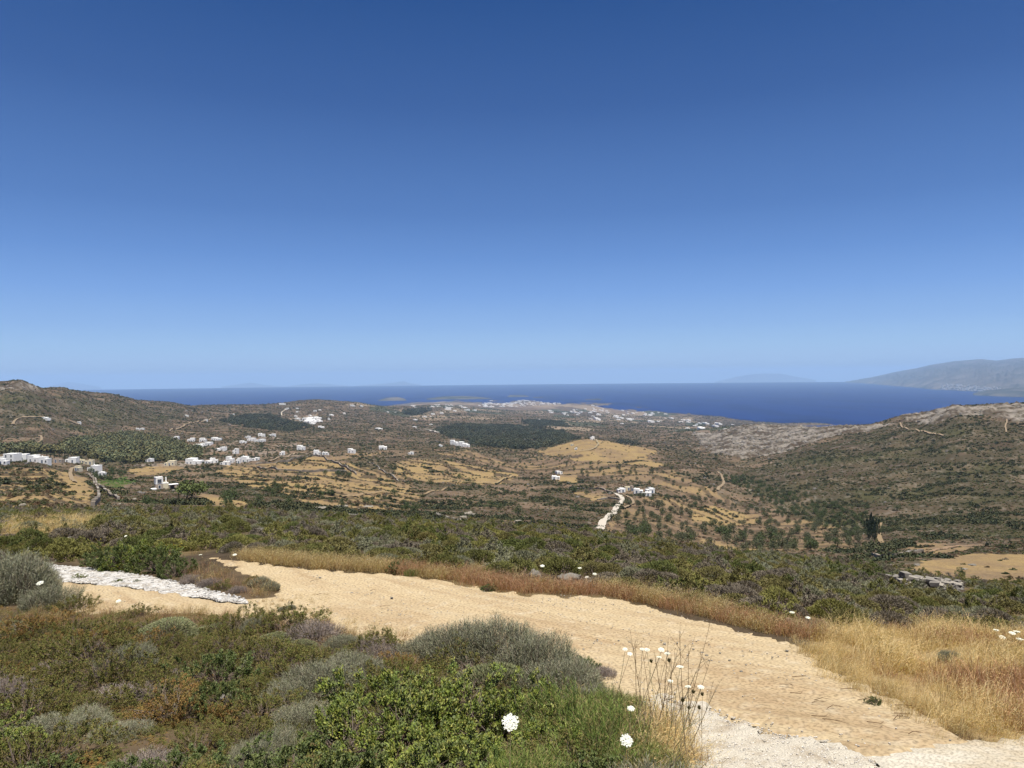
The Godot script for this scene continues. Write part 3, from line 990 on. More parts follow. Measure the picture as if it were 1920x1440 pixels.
func make_kinds() -> void:
	mats.leaf = dyed(0.6, 0.35, 0.5)
	mats.matt = dyed(0.8, 0.2, 0.3)
	mats.dry = dyed(0.8, 0.25, 0.95)
	mats.bark = dyed(0.95, 0.15)
	mats.rock = dyed(0.95, 0.2, 0.0, Color(0.17, 0.155, 0.135))
	mats.pale_rock = dyed(0.95, 0.2, 0.0, Color(0.235, 0.21, 0.175))
	mats.rust_rock = dyed(0.95, 0.2, 0.0, Color(0.21, 0.155, 0.12))
	var g_lent := [Color(0.130, 0.165, 0.028), Color(0.170, 0.195, 0.035), Color(0.095, 0.125, 0.028), Color(0.205, 0.205, 0.050), Color(0.110, 0.130, 0.045)]
	var g_dark := [Color(0.062, 0.085, 0.024), Color(0.085, 0.108, 0.030), Color(0.115, 0.130, 0.045)]
	var g_heath := [Color(0.12, 0.122, 0.034), Color(0.138, 0.127, 0.04), Color(0.095, 0.105, 0.029), Color(0.133, 0.107, 0.04), Color(0.107, 0.084, 0.036)]
	var g_rust := [Color(0.187, 0.105, 0.04), Color(0.147, 0.114, 0.036), Color(0.212, 0.138, 0.048)]
	var g_grey := [Color(0.191, 0.191, 0.121), Color(0.226, 0.222, 0.152), Color(0.148, 0.152, 0.09), Color(0.195, 0.172, 0.125)]
	var g_cush := [Color(0.17, 0.179, 0.09), Color(0.138, 0.155, 0.068), Color(0.212, 0.203, 0.114)]
	var g_fine := [Color(0.122, 0.162, 0.04), Color(0.155, 0.187, 0.048), Color(0.097, 0.138, 0.036), Color(0.227, 0.187, 0.081)]
	var g_dead := [Color(0.195, 0.155, 0.13), Color(0.162, 0.13, 0.122), Color(0.243, 0.203, 0.162)]
	var bark := Color(0.122, 0.094, 0.073)
	for spec in [["lentisk", g_lent, 3], ["dark", g_dark, 2], ["heath", g_heath, 4], ["rust", g_rust, 2], ["grey", g_grey, 3], ["cushion", g_cush, 3], ["fine", g_fine, 2], ["dead", g_dead, 2]]:
		var list := []
		for k in spec[2]:
			var f: ArrayMesh
			match spec[0]:
				"lentisk": f = leafy(0.5, 0.75, 1500, 10, 0.022, 0.0105, spec[1], 0.85, 0.32)
				"dark": f = leafy(0.5, 0.7, 1400, 10, 0.023, 0.011, spec[1], 0.85, 0.32)
				"heath": f = leafy(0.5, 0.62, 2700, 9, 0.0145, 0.007, spec[1], 0.8, 0.36)
				"rust": f = leafy(0.5, 0.6, 2500, 9, 0.014, 0.007, spec[1], 0.8, 0.36)
				"grey": f = feathery(0.5, 0.8, 2600, 0.11, spec[1])
				"cushion": f = cushion(0.5, 0.62, 15000, 0.028, spec[1])
				"fine": f = feathery(0.5, 0.75, 2000, 0.15, spec[1])
				"dead": f = feathery(0.5, 0.6, 1100, 0.10, spec[1])
			var g := Geo.new()
			twigs(g, 0.46, 0.65, 220 if spec[0] == "dead" else 90, Color(0.227, 0.187, 0.162) if spec[0] == "dead" else bark, 0.005)
			list.append([f, g.mesh()])
		kinds[spec[0]] = list

const PLANT_NAMES := {
	"lentisk": ["green_shrub", "dense bright green shrub with small oval leaves on the bank", "bright green shrubs on the bank"],
	"dark": ["dark_shrub", "dark green leafy shrub low on the bank", "dark green shrubs on the bank"],
	"heath": ["heath_shrub", "low olive brown heath shrub with tiny leaves on the bank", "olive brown heath shrubs on the bank"],
	"rust": ["rusty_shrub", "reddish brown heath shrub with tiny leaves on the bank", "reddish heath shrubs on the bank"],
	"grey": ["grey_shrub", "feathery grey green shrub with upright shoots on the bank", "grey green shrubs on the bank"],
	"cushion": ["cushion_shrub", "smooth dome of thorny grey olive cushion shrub on the bank", "cushion shrubs on the bank"],
	"fine": ["wispy_shrub", "wispy green plant with thin stems beside the gravel", "wispy green plants on the bank"],
	"dead": ["twiggy_shrub", "half dead purplish grey twiggy shrub on the bank", "twiggy shrubs on the bank"]}

func plant(kind: String, at: Vector3, r: float, tall: float, label := "") -> Node3D:
	var list: Array = kinds[kind]
	var which: Array = list[rng.randi() % list.size()]
	var names: Array = PLANT_NAMES[kind]
	var o := base(names[0], at, rng.randf() * TAU)
	o.scale = Vector3(r / 0.5, r / 0.5 * tall, r / 0.5)
	tag(o, label if label else names[1].replace(" on the bank", "").replace(" beside the gravel", "").replace(" low", "") + " " + near_mark("bank", at), "shrub", "" if label else names[2])
	obj("foliage", which[0], mats.leaf if kind in ["lentisk", "dark"] else mats.matt, o)
	obj("stems", which[1], mats.bark, o)
	return o

func plant_bank() -> void:
	var placed := []
	# [column, row of its middle, kind, radius, height factor, own label]
	var own := [
		[22, 1072, "grey", 0.95, 1.15, "large feathery grey shrub beside the white chippings"], [88, 1112, "grey", 0.5, 0.9, ""], [-70, 1090, "grey", 0.9, 1.0, ""],
		[8, 1160, "cushion", 0.38, 0.9, ""], [310, 1163, "cushion", 0.62, 0.75, "broad smooth cushion shrub at the edge of the sandy branch track"], [405, 1166, "cushion", 0.4, 0.7, ""], [508, 1186, "cushion", 0.4, 0.8, ""], [562, 1196, "cushion", 0.33, 0.8, ""],
		[765, 1325, "lentisk", 0.66, 1.1, ""], [862, 1300, "lentisk", 0.62, 1.1, ""], [700, 1405, "lentisk", 0.48, 1.0, ""], [812, 1405, "lentisk", 0.5, 1.0, ""], [945, 1325, "lentisk", 0.58, 1.05, ""],
		[645, 1355, "lentisk", 0.52, 1.05, ""], [905, 1410, "lentisk", 0.45, 0.95, ""], [720, 1280, "lentisk", 0.5, 1.2, ""], [540, 1425, "dark", 0.42, 0.9, ""], [620, 1440, "dark", 0.42, 1.0, ""], [760, 1460, "lentisk", 0.45, 1.0, ""], [880, 1470, "lentisk", 0.45, 1.0, ""],
		[22, 1372, "lentisk", 0.36, 0.9, "vivid green leafy shrub among grey foliage on the bank"], [-50, 1350, "lentisk", 0.4, 0.9, ""], [330, 1425, "dark", 0.35, 0.9, ""], [430, 1440, "dark", 0.4, 0.9, ""], [60, 1440, "dark", 0.35, 0.8, ""], [200, 1445, "dark", 0.35, 0.8, ""],
		[600, 1258, "grey", 0.5, 0.95, ""], [660, 1238, "grey", 0.45, 0.95, ""], [570, 1335, "grey", 0.36, 0.8, ""], [540, 1292, "grey", 0.33, 0.8, ""], [800, 1203, "grey", 0.42, 0.95, ""], [868, 1192, "grey", 0.6, 1.1, ""], [940, 1196, "grey", 0.62, 1.1, ""], [1010, 1222, "grey", 0.58, 1.05, ""], [1062, 1258, "grey", 0.5, 1.0, ""], [1100, 1298, "grey", 0.34, 0.8, ""],
		[150, 1345, "grey", 0.33, 0.6, ""], [80, 1352, "grey", 0.33, 0.6, ""], [225, 1362, "grey", 0.3, 0.6, ""],
		[930, 1245, "cushion", 0.6, 1.15, "domed cushion shrub topped by reddish sprigs"], [972, 1248, "rust", 0.26, 1.1, ""],
		[1080, 1335, "fine", 0.56, 0.95, ""], [1140, 1375, "fine", 0.55, 0.9, ""], [1025, 1320, "lentisk", 0.45, 0.95, ""], [1065, 1400, "heath", 0.42, 0.95, ""], [1165, 1330, "heath", 0.42, 0.9, ""], [1185, 1400, "fine", 0.36, 0.75, ""], [995, 1390, "lentisk", 0.42, 0.9, ""], [1110, 1440, "dark", 0.4, 0.85, ""], [1000, 1450, "fine", 0.4, 0.8, ""],
		[225, 1285, "dead", 0.4, 0.7, ""], [705, 1198, "dead", 0.4, 0.9, ""], [330, 1255, "dead", 0.3, 0.7, ""], [95, 1240, "dead", 0.3, 0.7, ""], [180, 1205, "dead", 0.3, 0.8, ""], [1180, 1370, "dead", 0.36, 0.9, ""], [1215, 1345, "dead", 0.33, 1.0, ""], [1235, 1390, "dead", 0.33, 0.9, ""], [1205, 1420, "fine", 0.36, 0.9, ""], [1160, 1310, "fine", 0.33, 0.9, ""], [760, 1225, "rust", 0.35, 0.9, ""], [140, 1120, "heath", 0.4, 1.0, ""], [250, 1140, "heath", 0.35, 0.9, ""], [445, 1150, "heath", 0.5, 1.05, ""], [480, 1165, "grey", 0.3, 0.9, ""], [640, 1195, "grey", 0.3, 0.9, ""], [700, 1190, "heath", 0.45, 1.0, ""]]
	for s in own:
		var p := found(s[0], s[1])
		p = found(s[0], s[1] + s[3] * 0.5 * s[4] * FOCAL / -p.z)
		p.y -= 0.04
		plant(s[2], p, s[3], s[4], s[5])
		placed.append(Vector3(p.x, s[3], -p.z))
	var d := 2.5
	while d < 10.6:
		var x := -0.9 * d - 1.2
		while x < 0.2 * d:
			var px := x + rng.randf_range(-0.18, 0.18)
			var pd := d + rng.randf_range(-0.18, 0.18)
			var r := rng.randf_range(0.3, 0.62)
			var free := not (on_track(px, pd) or on_track(px + 0.25, pd + 0.3) or on_track(px + 0.2, pd) or on_track(px - 0.1, pd + 0.35))
			if free and covered(px, pd + 0.6, r * 0.5): free = false
			if free:
				for q in placed:
					if Vector2(q.x - px, q.z - pd).length() < (q.y + r) * 0.45:
						free = false
						break
			if free:
				var t := rng.randf()
				var kind := "heath"
				if t < 0.06: kind = "rust"
				elif t < 0.12: kind = "dead"
				elif t < 0.19: kind = "grey"
				elif t < 0.24: kind = "cushion"
				elif t < 0.29: kind = "dark"
				plant(kind, spot(px, pd, -0.05), r, rng.randf_range(0.85, 1.2))
				placed.append(Vector3(px, r, pd))
			x += 0.33
		d += 0.33

func plant_undergrowth() -> void:
	# low growth that closes the ground between the shrubs
	var sets := [[], [], []]
	var cols := [[], [], []]
	for i in 3000:
		var d := sqrt(rng.randf_range(4.0, 12.5 * 12.5))
		var x := rng.randf_range(-0.95 * d - 1.5, 0.2 * d)
		if on_track(x, d) or along_track(x, d).x > 0.0: continue
		var k := rng.randi() % 3
		var s := rng.randf_range(0.35, 0.6)
		sets[k].append(Transform3D(Basis(Vector3.UP, rng.randf() * TAU).scaled(Vector3(s, s * rng.randf_range(0.35, 0.6), s)), spot(x, d, -0.06)))
		cols[k].append(vary(Color(0.95, 0.95, 0.95), 0.15))
	for k in 3:
		tag(many("undergrowth", [kinds.heath[0][0], kinds.heath[1][0], kinds.rust[0][0]][k], mats.matt, sets[k], cols[k]), "low heathy undergrowth between the shrubs on the bank", "undergrowth", "", "stuff")

func plant_slope() -> void:
	# the heath beyond the track: 300 shrubs of their own, the rest as one cover
	var meshes := []
	for k in 5:
		var white := [Color(1, 1, 1), Color(1.299, 1.332, 1.217), Color(1.819, 1.705, 1.624)]
		meshes.append(leafy(1.0, rng.randf_range(0.75, 0.95), 900, 5, 0.085, 0.034, white, 0.75, 0.26) if k < 2 else cushion(1.0, rng.randf_range(0.7, 0.9), 3600, 0.11, white))
	var stems := Geo.new()
	twigs(stems, 0.9, 0.6, 14, Color(0.13, 0.097, 0.081), 0.02)
	var stem_mesh := stems.mesh()
	var tints := [[Color(0.12, 0.119, 0.038), "olive green heath shrub"], [Color(0.172, 0.169, 0.105), "grey green heath shrub"], [Color(0.142, 0.125, 0.047), "mossy brown heath shrub"], [Color(0.155, 0.129, 0.096), "purplish grey heath shrub"], [Color(0.09, 0.101, 0.031), "dark green heath shrub"], [Color(0.159, 0.15, 0.045), "yellowish green heath shrub"]]
	var tinted := []
	for t in tints:
		tinted.append(dyed(0.8, 0.2, 0.3, t[0]))
	var list := []
	var d := 8.2
	while d < 84.0:
		var gap := 0.50 + d * 0.0095
		var x := -0.98 * d - 2.0
		while x < 0.98 * d + 2.0:
			var px := x + rng.randf_range(-0.45, 0.45) * gap
			var pd := d + rng.randf_range(-0.45, 0.45) * gap
			x += gap
			if pd < 7.0 or on_track(px, pd) or on_track(px, pd - 0.3) or on_track(px - 0.3, pd) or on_track(px, pd + 0.4): continue
			# this side of the track is the bank
			if along_track(px, pd).x < 1.0 and pd < 16.5: continue
			if pip(verge_poly, Vector2(px, pd)) or (pd < 18.0 and (on_track(px - 0.4, pd - 0.75) or on_track(px, pd - 0.8))): continue
			if covered(px, pd, gap * 0.7): continue
			var c := cover_at(px, pd)
			if c == DRYSLOPE and rng.randf() < 0.68: continue
			if c == GOLD and rng.randf() < 0.95: continue
			if n_small.get_noise_2d(px * 0.5, pd * 0.5) > 0.34: continue
			var patch := n_small.get_noise_2d(px * 0.35 + 40.0, pd * 0.35)
			var t := int(clampf((patch + 0.45) * 4.5 + rng.randf() * 3.4 - 0.8, 0, 5.99))
			list.append([px, pd, gap * rng.randf_range(0.55, 0.92), t])
		d += gap
	list.sort_custom(func(a, b): return a[2] / a[1] > b[2] / b[1])
	var own := 0
	var places := []
	var cols := []
	for k in meshes.size():
		places.append([]); cols.append([])
	for s in list:
		var k := rng.randi() % meshes.size()
		var at := spot(s[0], s[1], -0.05)
		var size := Vector3(s[2], s[2] * rng.randf_range(0.8, 1.15), s[2])
		var turn := rng.randf() * TAU
		if own < 300 and absf(s[0]) < s[1] * 0.71:
			own += 1
			var o := base("heath_bush", at, turn)
			o.scale = size
			tag(o, tints[s[3]][1] + " on the slope " + near_mark("slope", at), "shrub", "heath shrubs on the slope below the track")
			obj("foliage", meshes[k], tinted[s[3]], o)
			obj("stems", stem_mesh, mats.bark, o)
		else:
			places[k].append(Transform3D(Basis(Vector3.UP, turn).scaled(size), at))
			cols[k].append(vary(tints[s[3]][0], 0.15))
	for k in meshes.size():
		tag(many("heath_cover", meshes[k], mats.matt, places[k], cols[k]), "dense cover of mixed heath shrubs on the slope", "heath", "", "stuff")

func plant_grass() -> void:
	var wind := Vector3(0.55, 0, 0.1)
	var gold := [Color(0.638, 0.49, 0.251), Color(0.707, 0.57, 0.331), Color(0.524, 0.365, 0.171), Color(0.57, 0.456, 0.251)]
	var russet := [Color(0.40, 0.22, 0.125), Color(0.45, 0.28, 0.17), Color(0.34, 0.18, 0.11), Color(0.47, 0.32, 0.20)]
	var straw := [Color(0.48, 0.38, 0.20), Color(0.40, 0.28, 0.15), Color(0.34, 0.21, 0.11)]
	var specs := {"gold": [], "russet": [], "straw": []}
	for k in 3:
		specs.gold.append(tuft(56, 0.58, 0.12, wind, gold, true))
		specs.russet.append(tuft(46, 0.40, 0.10, wind * 0.3, russet, false))
		specs.straw.append(tuft(40, 0.42, 0.09, wind * 0.7, straw, true))
	var where := {"gold": [], "russet": [], "straw": []}
	# the tall stand beside the concrete
	for i in 2600:
		var p := Vector2(rng.randf_range(2.5, 9.5), rng.randf_range(6.0, 13.0))
		if not pip(verge_poly, p) or on_track(p.x, p.y): continue
		var a := n_small.get_noise_2d(p.x * 1.2, p.y * 1.2)
		var kind := "russet" if a + (0.25 if p.y < 8.0 and p.x > 4.5 else -0.12) + rng.randf_range(-0.15, 0.15) > 0.2 else "gold"
		if kind == "gold" and rng.randf() < 0.2: kind = "straw"
		var tall := clampf(0.85 + n_small.get_noise_2d(p.x * 2.5 + 60.0, p.y * 2.5) * 1.3, 0.35, 1.25)
		if n_small.get_noise_2d(p.x * 3.5 + 160.0, p.y * 3.5) > 0.33: continue
		where[kind].append([p.x, p.y, rng.randf_range(0.42, 0.8) * tall * (1.35 if kind == "russet" else 1.0)])
	var ragged := outline([1512, 1213, 1591, 1271, 1683, 1308, 1744, 1341, 1833, 1381, 1900, 1392])
	for k in ragged.size() - 1:
		for i in int(ragged[k].distance_to(ragged[k + 1]) * 60.0):
			var p := ragged[k].lerp(ragged[k + 1], rng.randf()) + Vector2(rng.randfn(), rng.randfn()) * 0.16
			where[["gold", "straw", "straw"][rng.randi() % 3]].append([p.x, p.y, rng.randf_range(0.18, 0.5)])
	# along the far edge of the track
	var edge := outline([440, 1044, 534, 1058, 636, 1068, 738, 1072, 857, 1088, 942, 1104, 1000, 1110, 1136, 1114, 1238, 1136, 1340, 1158, 1442, 1186, 1530, 1200])
	for k in edge.size() - 1:
		var l := edge[k].distance_to(edge[k + 1])
		for i in int(l * 95.0):
			var p := edge[k].lerp(edge[k + 1], rng.randf())
			var off := absf(rng.randfn()) * 0.42 - 0.12
			p += Vector2(off * 0.55, off)
			var a := n_small.get_noise_2d(p.x * 0.8, p.y * 0.8)
			var t := float(k) / edge.size()
			var kind := "russet" if t + a * 0.8 > 0.42 else "straw"
			if rng.randf() < 0.15: kind = "straw"
			where[kind].append([p.x, p.y, rng.randf_range(0.55, 1.1)])
	# thin growth where the bank runs out onto the sand
	var hem := outline([60, 1150, 150, 1150, 272, 1150, 374, 1150, 500, 1170, 600, 1178, 720, 1205, 860, 1235, 980, 1270, 1100, 1320])
	for k in hem.size() - 1:
		for i in int(hem[k].distance_to(hem[k + 1]) * 55.0):
			var p := hem[k].lerp(hem[k + 1], rng.randf()) + Vector2(rng.randfn(), rng.randfn() - 0.7) * 0.28
			where[["russet", "straw", "straw"][rng.randi() % 3]].append([p.x, p.y, rng.randf_range(0.2, 0.6)])
	# dry meadow and thin growth round the fork
	for i in 2600:
		var w := Vector2(rng.randf_range(-22.0, -4.0), rng.randf_range(18.0, 40.0))
		if cover_at(w.x, w.y) == DRYSLOPE:
			where[["gold", "straw", "gold", "russet"][rng.randi() % 4]].append([w.x, w.y, rng.randf_range(0.8, 1.3)])
	var fork := outline([345, 1078, 380, 1060, 440, 1075, 500, 1098, 520, 1118, 450, 1122, 400, 1108])
	for i in 420:
		var p := Vector2(rng.randf_range(-8.0, -3.5), rng.randf_range(10.5, 16.0))
		if pip(fork, p):
			where[["russet", "straw"][rng.randi() % 2]].append([p.x, p.y, rng.randf_range(0.45, 0.9)])
	for i in 160:
		var p := found(rng.randf_range(480, 620), rng.randf_range(1115, 1180))
		where.straw.append([p.x, -p.z, rng.randf_range(0.12, 0.3)])
	# dead stalks among the flowers at the corner of the gravel
	for i in 190:
		var p := found(1222 + rng.randfn() * 26.0, 1415 + rng.randfn() * 30.0)
		where[["straw", "gold", "russet"][rng.randi() % 3]].append([p.x, -p.z, rng.randf_range(0.35, 0.8)])
	for i in 500:
		var p := Vector2(rng.randf_range(-30.0, 32.0), rng.randf_range(16.0, 60.0))
		if n_small.get_noise_2d(p.x * 0.5, p.y * 0.5) > 0.3:
			where[["straw", "russet"][rng.randi() % 2]].append([p.x, p.y, rng.randf_range(0.6, 1.0)])
	var says := {"gold": ["golden_grass", "tall golden dry grass leaning in the wind"], "russet": ["russet_grass", "reddish brown dried grass along the track edge"], "straw": ["straw_grass", "short straw coloured dry grass along the track"]}
	for kind in where:
		var sets := [[], [], []]
		var cols := [[], [], []]
		for s in where[kind]:
			var k := rng.randi() % 3
			sets[k].append(Transform3D(Basis(Vector3.UP, rng.randf_range(-1.5, 1.5)).scaled(Vector3.ONE * s[2]), spot(s[0], s[1])))
			var b := rng.randf_range(0.8, 1.15)
			cols[k].append(Color(b, b, b))
		for k in 3:
			tag(many(says[kind][0], specs[kind][k], mats.dry, sets[k], cols[k]), says[kind][1], "grass", "", "stuff")

# ------------------------------------------------------------------ flowers

func umbel(r: float, cols: Array, closed := false) -> ArrayMesh:
	var g := Geo.new()
	if closed:
		for i in 60:
			var a := around()
			a.y = absf(a.y)
			var p := Vector3(a.x * 0.5, a.y * 0.9, a.z * 0.5) * r
			g.leaf(Vector3(0, -r * 0.5, 0), (p + Vector3(0, r * 0.5, 0)).normalized(), around().cross(p).normalized(), p.length() + r * 0.5, 0.006, vary(cols[0], 0.25))
		return g.mesh()
	for i in 34:
		var a := TAU * i * 0.381966
		var q := sqrt((i + 0.5) / 34.0) * r
		var at := Vector3(cos(a) * q, 0.10 * r - 0.18 * q * q / r, sin(a) * q)
		g.stick(Vector3(0, -0.55 * r, 0), at, 0.0012, 0.0009, Color(0.10, 0.13, 0.05))
		for k in 12:
			var o := around() * 0.14 * r
			o.y *= 0.3
			var dir := Vector3(rng.randfn(), 0.25, rng.randfn()).normalized()
			g.leaf(at + o - dir * 0.05 * r, dir, dir.cross(Vector3.UP + around() * 0.3).normalized(), 0.17 * r, 0.16 * r, vary(cols[0], 0.08))
	return g.mesh()

func plant_flowers() -> void:
	var white := [Color(0.8, 0.8, 0.74)]
	var heads := [umbel(0.036, white), umbel(0.036, white), umbel(0.034, [Color(0.13, 0.115, 0.065)], true)]
	# [column, row, distance of the head, radius factor, which]
	var flowers := [[957, 1354, 3.25, 1.0, 0, "broad white flower head standing over the bright green shrubs"], [1175, 1388, 3.7, 0.85, 1, "white flower head among wispy stems beside the gravel"], [1183, 1328, 4.3, 0.6, 0, ""]]
	for f in [[1172, 1217], [1181, 1226], [1204, 1217], [1213, 1218], [1240, 1218], [1251, 1225], [1236, 1232], [1275, 1250], [1257, 1277], [1314, 1288], [1290, 1287]]:
		flowers.append([f[0], f[1], rng.randf_range(4.7, 5.5), rng.randf_range(0.45, 0.68), rng.randi() % 2, ""])
	for f in [[1221, 1240], [1255, 1239], [1300, 1298], [1317, 1302], [1292, 1328], [1311, 1327], [1280, 1313]]:
		flowers.append([f[0], f[1], rng.randf_range(4.6, 5.3), 0.8, 2, ""])
	for f in [[222, 1127, 10.5], [60, 1003, 20], [130, 1007, 19], [236, 1005, 19], [240, 1010, 19], [228, 1012, 19], [440, 1040, 15], [376, 1040, 15.5], [498, 1046, 15.5], [655, 1022, 22], [662, 1026, 22], [668, 1030, 22], [648, 1028, 22], [1087, 1065, 13.8], [1115, 1076, 13.6], [1017, 1061, 14.5], [690, 1049, 15.5], [1485, 1148, 11.0], [1515, 1158, 10.6], [1898, 1187, 9.5], [1906, 1184, 9.7], [1868, 1181, 10], [1880, 1195, 9.6], [1912, 1198, 9.4], [1352, 1118, 13], [75, 1093, 9.5]]:
		flowers.append([f[0], f[1], f[2], rng.randf_range(0.9, 1.25), rng.randi() % 2, ""])
	var green := dyed(0.8, 0.2, 0.3, Color(1, 1, 1))
	var petal := dyed(0.7, 0.2, 0.8)
	for f in flowers:
		var s := sight(f[0], f[1])
		var head: Vector3 = EYE + s * (f[2] / -s.z)
		var foot := spot(head.x + rng.randf_range(-0.3, 0.12), f[2] + rng.randf_range(-0.25, 0.15))
		if foot.y > head.y - 0.12: foot.y = head.y - 0.12
		var closed: bool = f[4] == 2
		var o := base("dried_umbel" if closed else "umbel_flower", foot)
		var lab: String = f[5]
		if lab == "":
			if closed: lab = "curled brown seed head on a dry stalk at the gravel corner"
			elif f[2] < 6.0: lab = "white lacy flower head on a thin stalk at the gravel corner"
			elif f[2] < 12.0: lab = "white lacy flower beside the track or tall grass"
			else: lab = "white lacy flower dotting the heath beyond the track"
		tag(o, lab, "flower", "" if f[5] else ("dried umbels" if closed else "white umbel flowers"))
		var g := Geo.new()
		var tip: Vector3 = head - foot - Vector3(0, 0.02 * f[3], 0)
		var mid := tip * 0.55 + Vector3(rng.randf_range(-0.04, 0.04), 0, rng.randf_range(-0.04, 0.04))
		var c := Color(0.26, 0.20, 0.11) if closed or rng.randf() < 0.6 else Color(0.17, 0.17, 0.07)
		g.stick(Vector3.ZERO, mid, 0.0024, 0.0019, c)
		g.stick(mid, tip, 0.0019, 0.0013, c)
		for k in 4:
			var dir := (Vector3.UP + around() * 0.8).normalized()
			g.stick(mid * (0.4 + 0.2 * k), mid * (0.4 + 0.2 * k) + dir * rng.randf_range(0.06, 0.2), 0.0018, 0.0008, c)
		obj("stem", g.mesh(), green, o)
		var h := obj("flower_head", heads[f[4]], petal if not closed else mats.dry, o)
		h.position = head - foot
		h.scale = Vector3.ONE * f[3]
		h.basis = Basis(Vector3.RIGHT, 0.75 if f[2] < 4.0 else rng.randf_range(-0.1, 0.5)) * Basis(Vector3.UP, rng.randf() * TAU)
		h.scale = Vector3.ONE * f[3]
	# thin dry stalks with ragged side twigs in the same corner
	for i in 16:
		var p := found(1190 + rng.randf_range(0, 110), 1390 + rng.randf_range(-20, 50))
		var g := Geo.new()
		var c := vary(Color(0.27, 0.195, 0.115), 0.3)
		var tip := Vector3(rng.randf_range(-0.2, 0.35), rng.randf_range(0.5, 0.95), rng.randf_range(-0.25, 0.1))
		g.stick(Vector3.ZERO, tip * 0.5, 0.0035, 0.0028, c)
		g.stick(tip * 0.5, tip, 0.0028, 0.001, c)
		for k in 9:
			var q := tip * rng.randf_range(0.25, 0.95)
			var e := q + (Vector3.UP * 0.8 + around() * 0.8) * rng.randf_range(0.05, 0.16)
			g.stick(q, e, 0.0018, 0.0008, c)
			g.leaf(e, around(), around(), 0.014, 0.007, vary(c, 0.3))
		var o := obj("dry_stalk", g.mesh(), mats.dry)
		o.position = p
		tag(o, "bare branching dry stalk at the gravel corner", "dry stalk", "dry stalks at the gravel corner")
	# yellow blossoms
	var yellow := [Color(0.45, 0.31, 0.03), Color(0.20, 0.20, 0.04), Color(0.15, 0.16, 0.04), Color(0.17, 0.16, 0.05)]
	var ym := []
	for k in 2:
		ym.append(leafy(0.5, 0.9, 320, 7, 0.03, 0.02, yellow, 0.9, 0.5))
	for f in [[322, 1030, 0.42], [345, 1026, 0.3], [163, 1004, 0.4], [175, 1015, 0.3], [15, 992, 0.6], [858, 1064, 0.3], [862, 1052, 0.24], [512, 1001, 0.45], [545, 1004, 0.4], [572, 999, 0.4], [948, 985, 1.0], [960, 984, 0.8], [218, 1064, 0.22], [640, 1003, 0.5]]:
		var p := found(f[0], f[1] + 6.0)
		var o := base("yellow_shrub", p, rng.randf() * TAU)
		o.scale = Vector3.ONE * f[2] * 0.6 / 0.5
		tag(o, "small shrub covered with yellow blossom " + near_mark("slope", p), "shrub", "yellow flowering shrubs")
		obj("blossom", ym[rng.randi() % 2], mats.leaf, o)
		obj("stems", kinds.heath[0][1], mats.bark, o)
	# the dark evergreen shrub in the fork, and small weeds on the chippings
	for f in [[225, 1052, 0.62], [262, 1050, 0.7], [300, 1056, 0.6], [195, 1046, 0.5], [330, 1064, 0.45]]:
		var p := found(f[0], f[1] + 14.0)
		plant("dark" if f[0] != 262 else "lentisk", p, f[2], 1.15, "glossy green evergreen shrub between the two tracks" if f[0] == 262 else "dark evergreen bush in the thicket between the two tracks").set_meta("group", "thicket between the two tracks")
	for f in [[150, 1079, 0.14, "lentisk"], [222, 1086, 0.1, "lentisk"], [255, 1086, 0.08, "dark"], [490, 1092, 0.24, "grey"], [508, 1098, 0.2, "grey"], [475, 1086, 0.2, "heath"], [545, 1136, 0.1, "grey"], [530, 1140, 0.1, "grey"], [745, 1066, 0.32, "dark"], [775, 1074, 0.2, "fine"], [915, 1100, 0.16, "dark"], [415, 1098, 0.22, "heath"], [390, 1092, 0.25, "dead"], [360, 1085, 0.25, "dead"], [445, 1104, 0.2, "dead"], [1783, 1232, 0.16, "grey"], [1640, 1312, 0.09, "dark"], [100, 1026, 0.5, "heath"], [60, 1026, 0.5, "heath"], [20, 1018, 0.5, "heath"], [-20, 1040, 0.6, "heath"], [1095, 1255, 0.25, "dark"], [1130, 1262, 0.2, "dead"]]:
		var p := found(f[0], f[1] + 6.0)
		var l: String = {"lentisk": "small green weed growing on the white chippings", "dark": "small dark green weed at the track edge", "grey": "little grey green weed at the track edge", "heath": "low brownish bush near the fork of the tracks", "dead": "dry twiggy bush at the track edge", "fine": "wispy green weed in the grass verge"}[f[3]]
		plant(f[3], p, f[2], 0.9, l).set_meta("group", "weeds round the tracks")

# ------------------------------------------------------------------ stones and walls

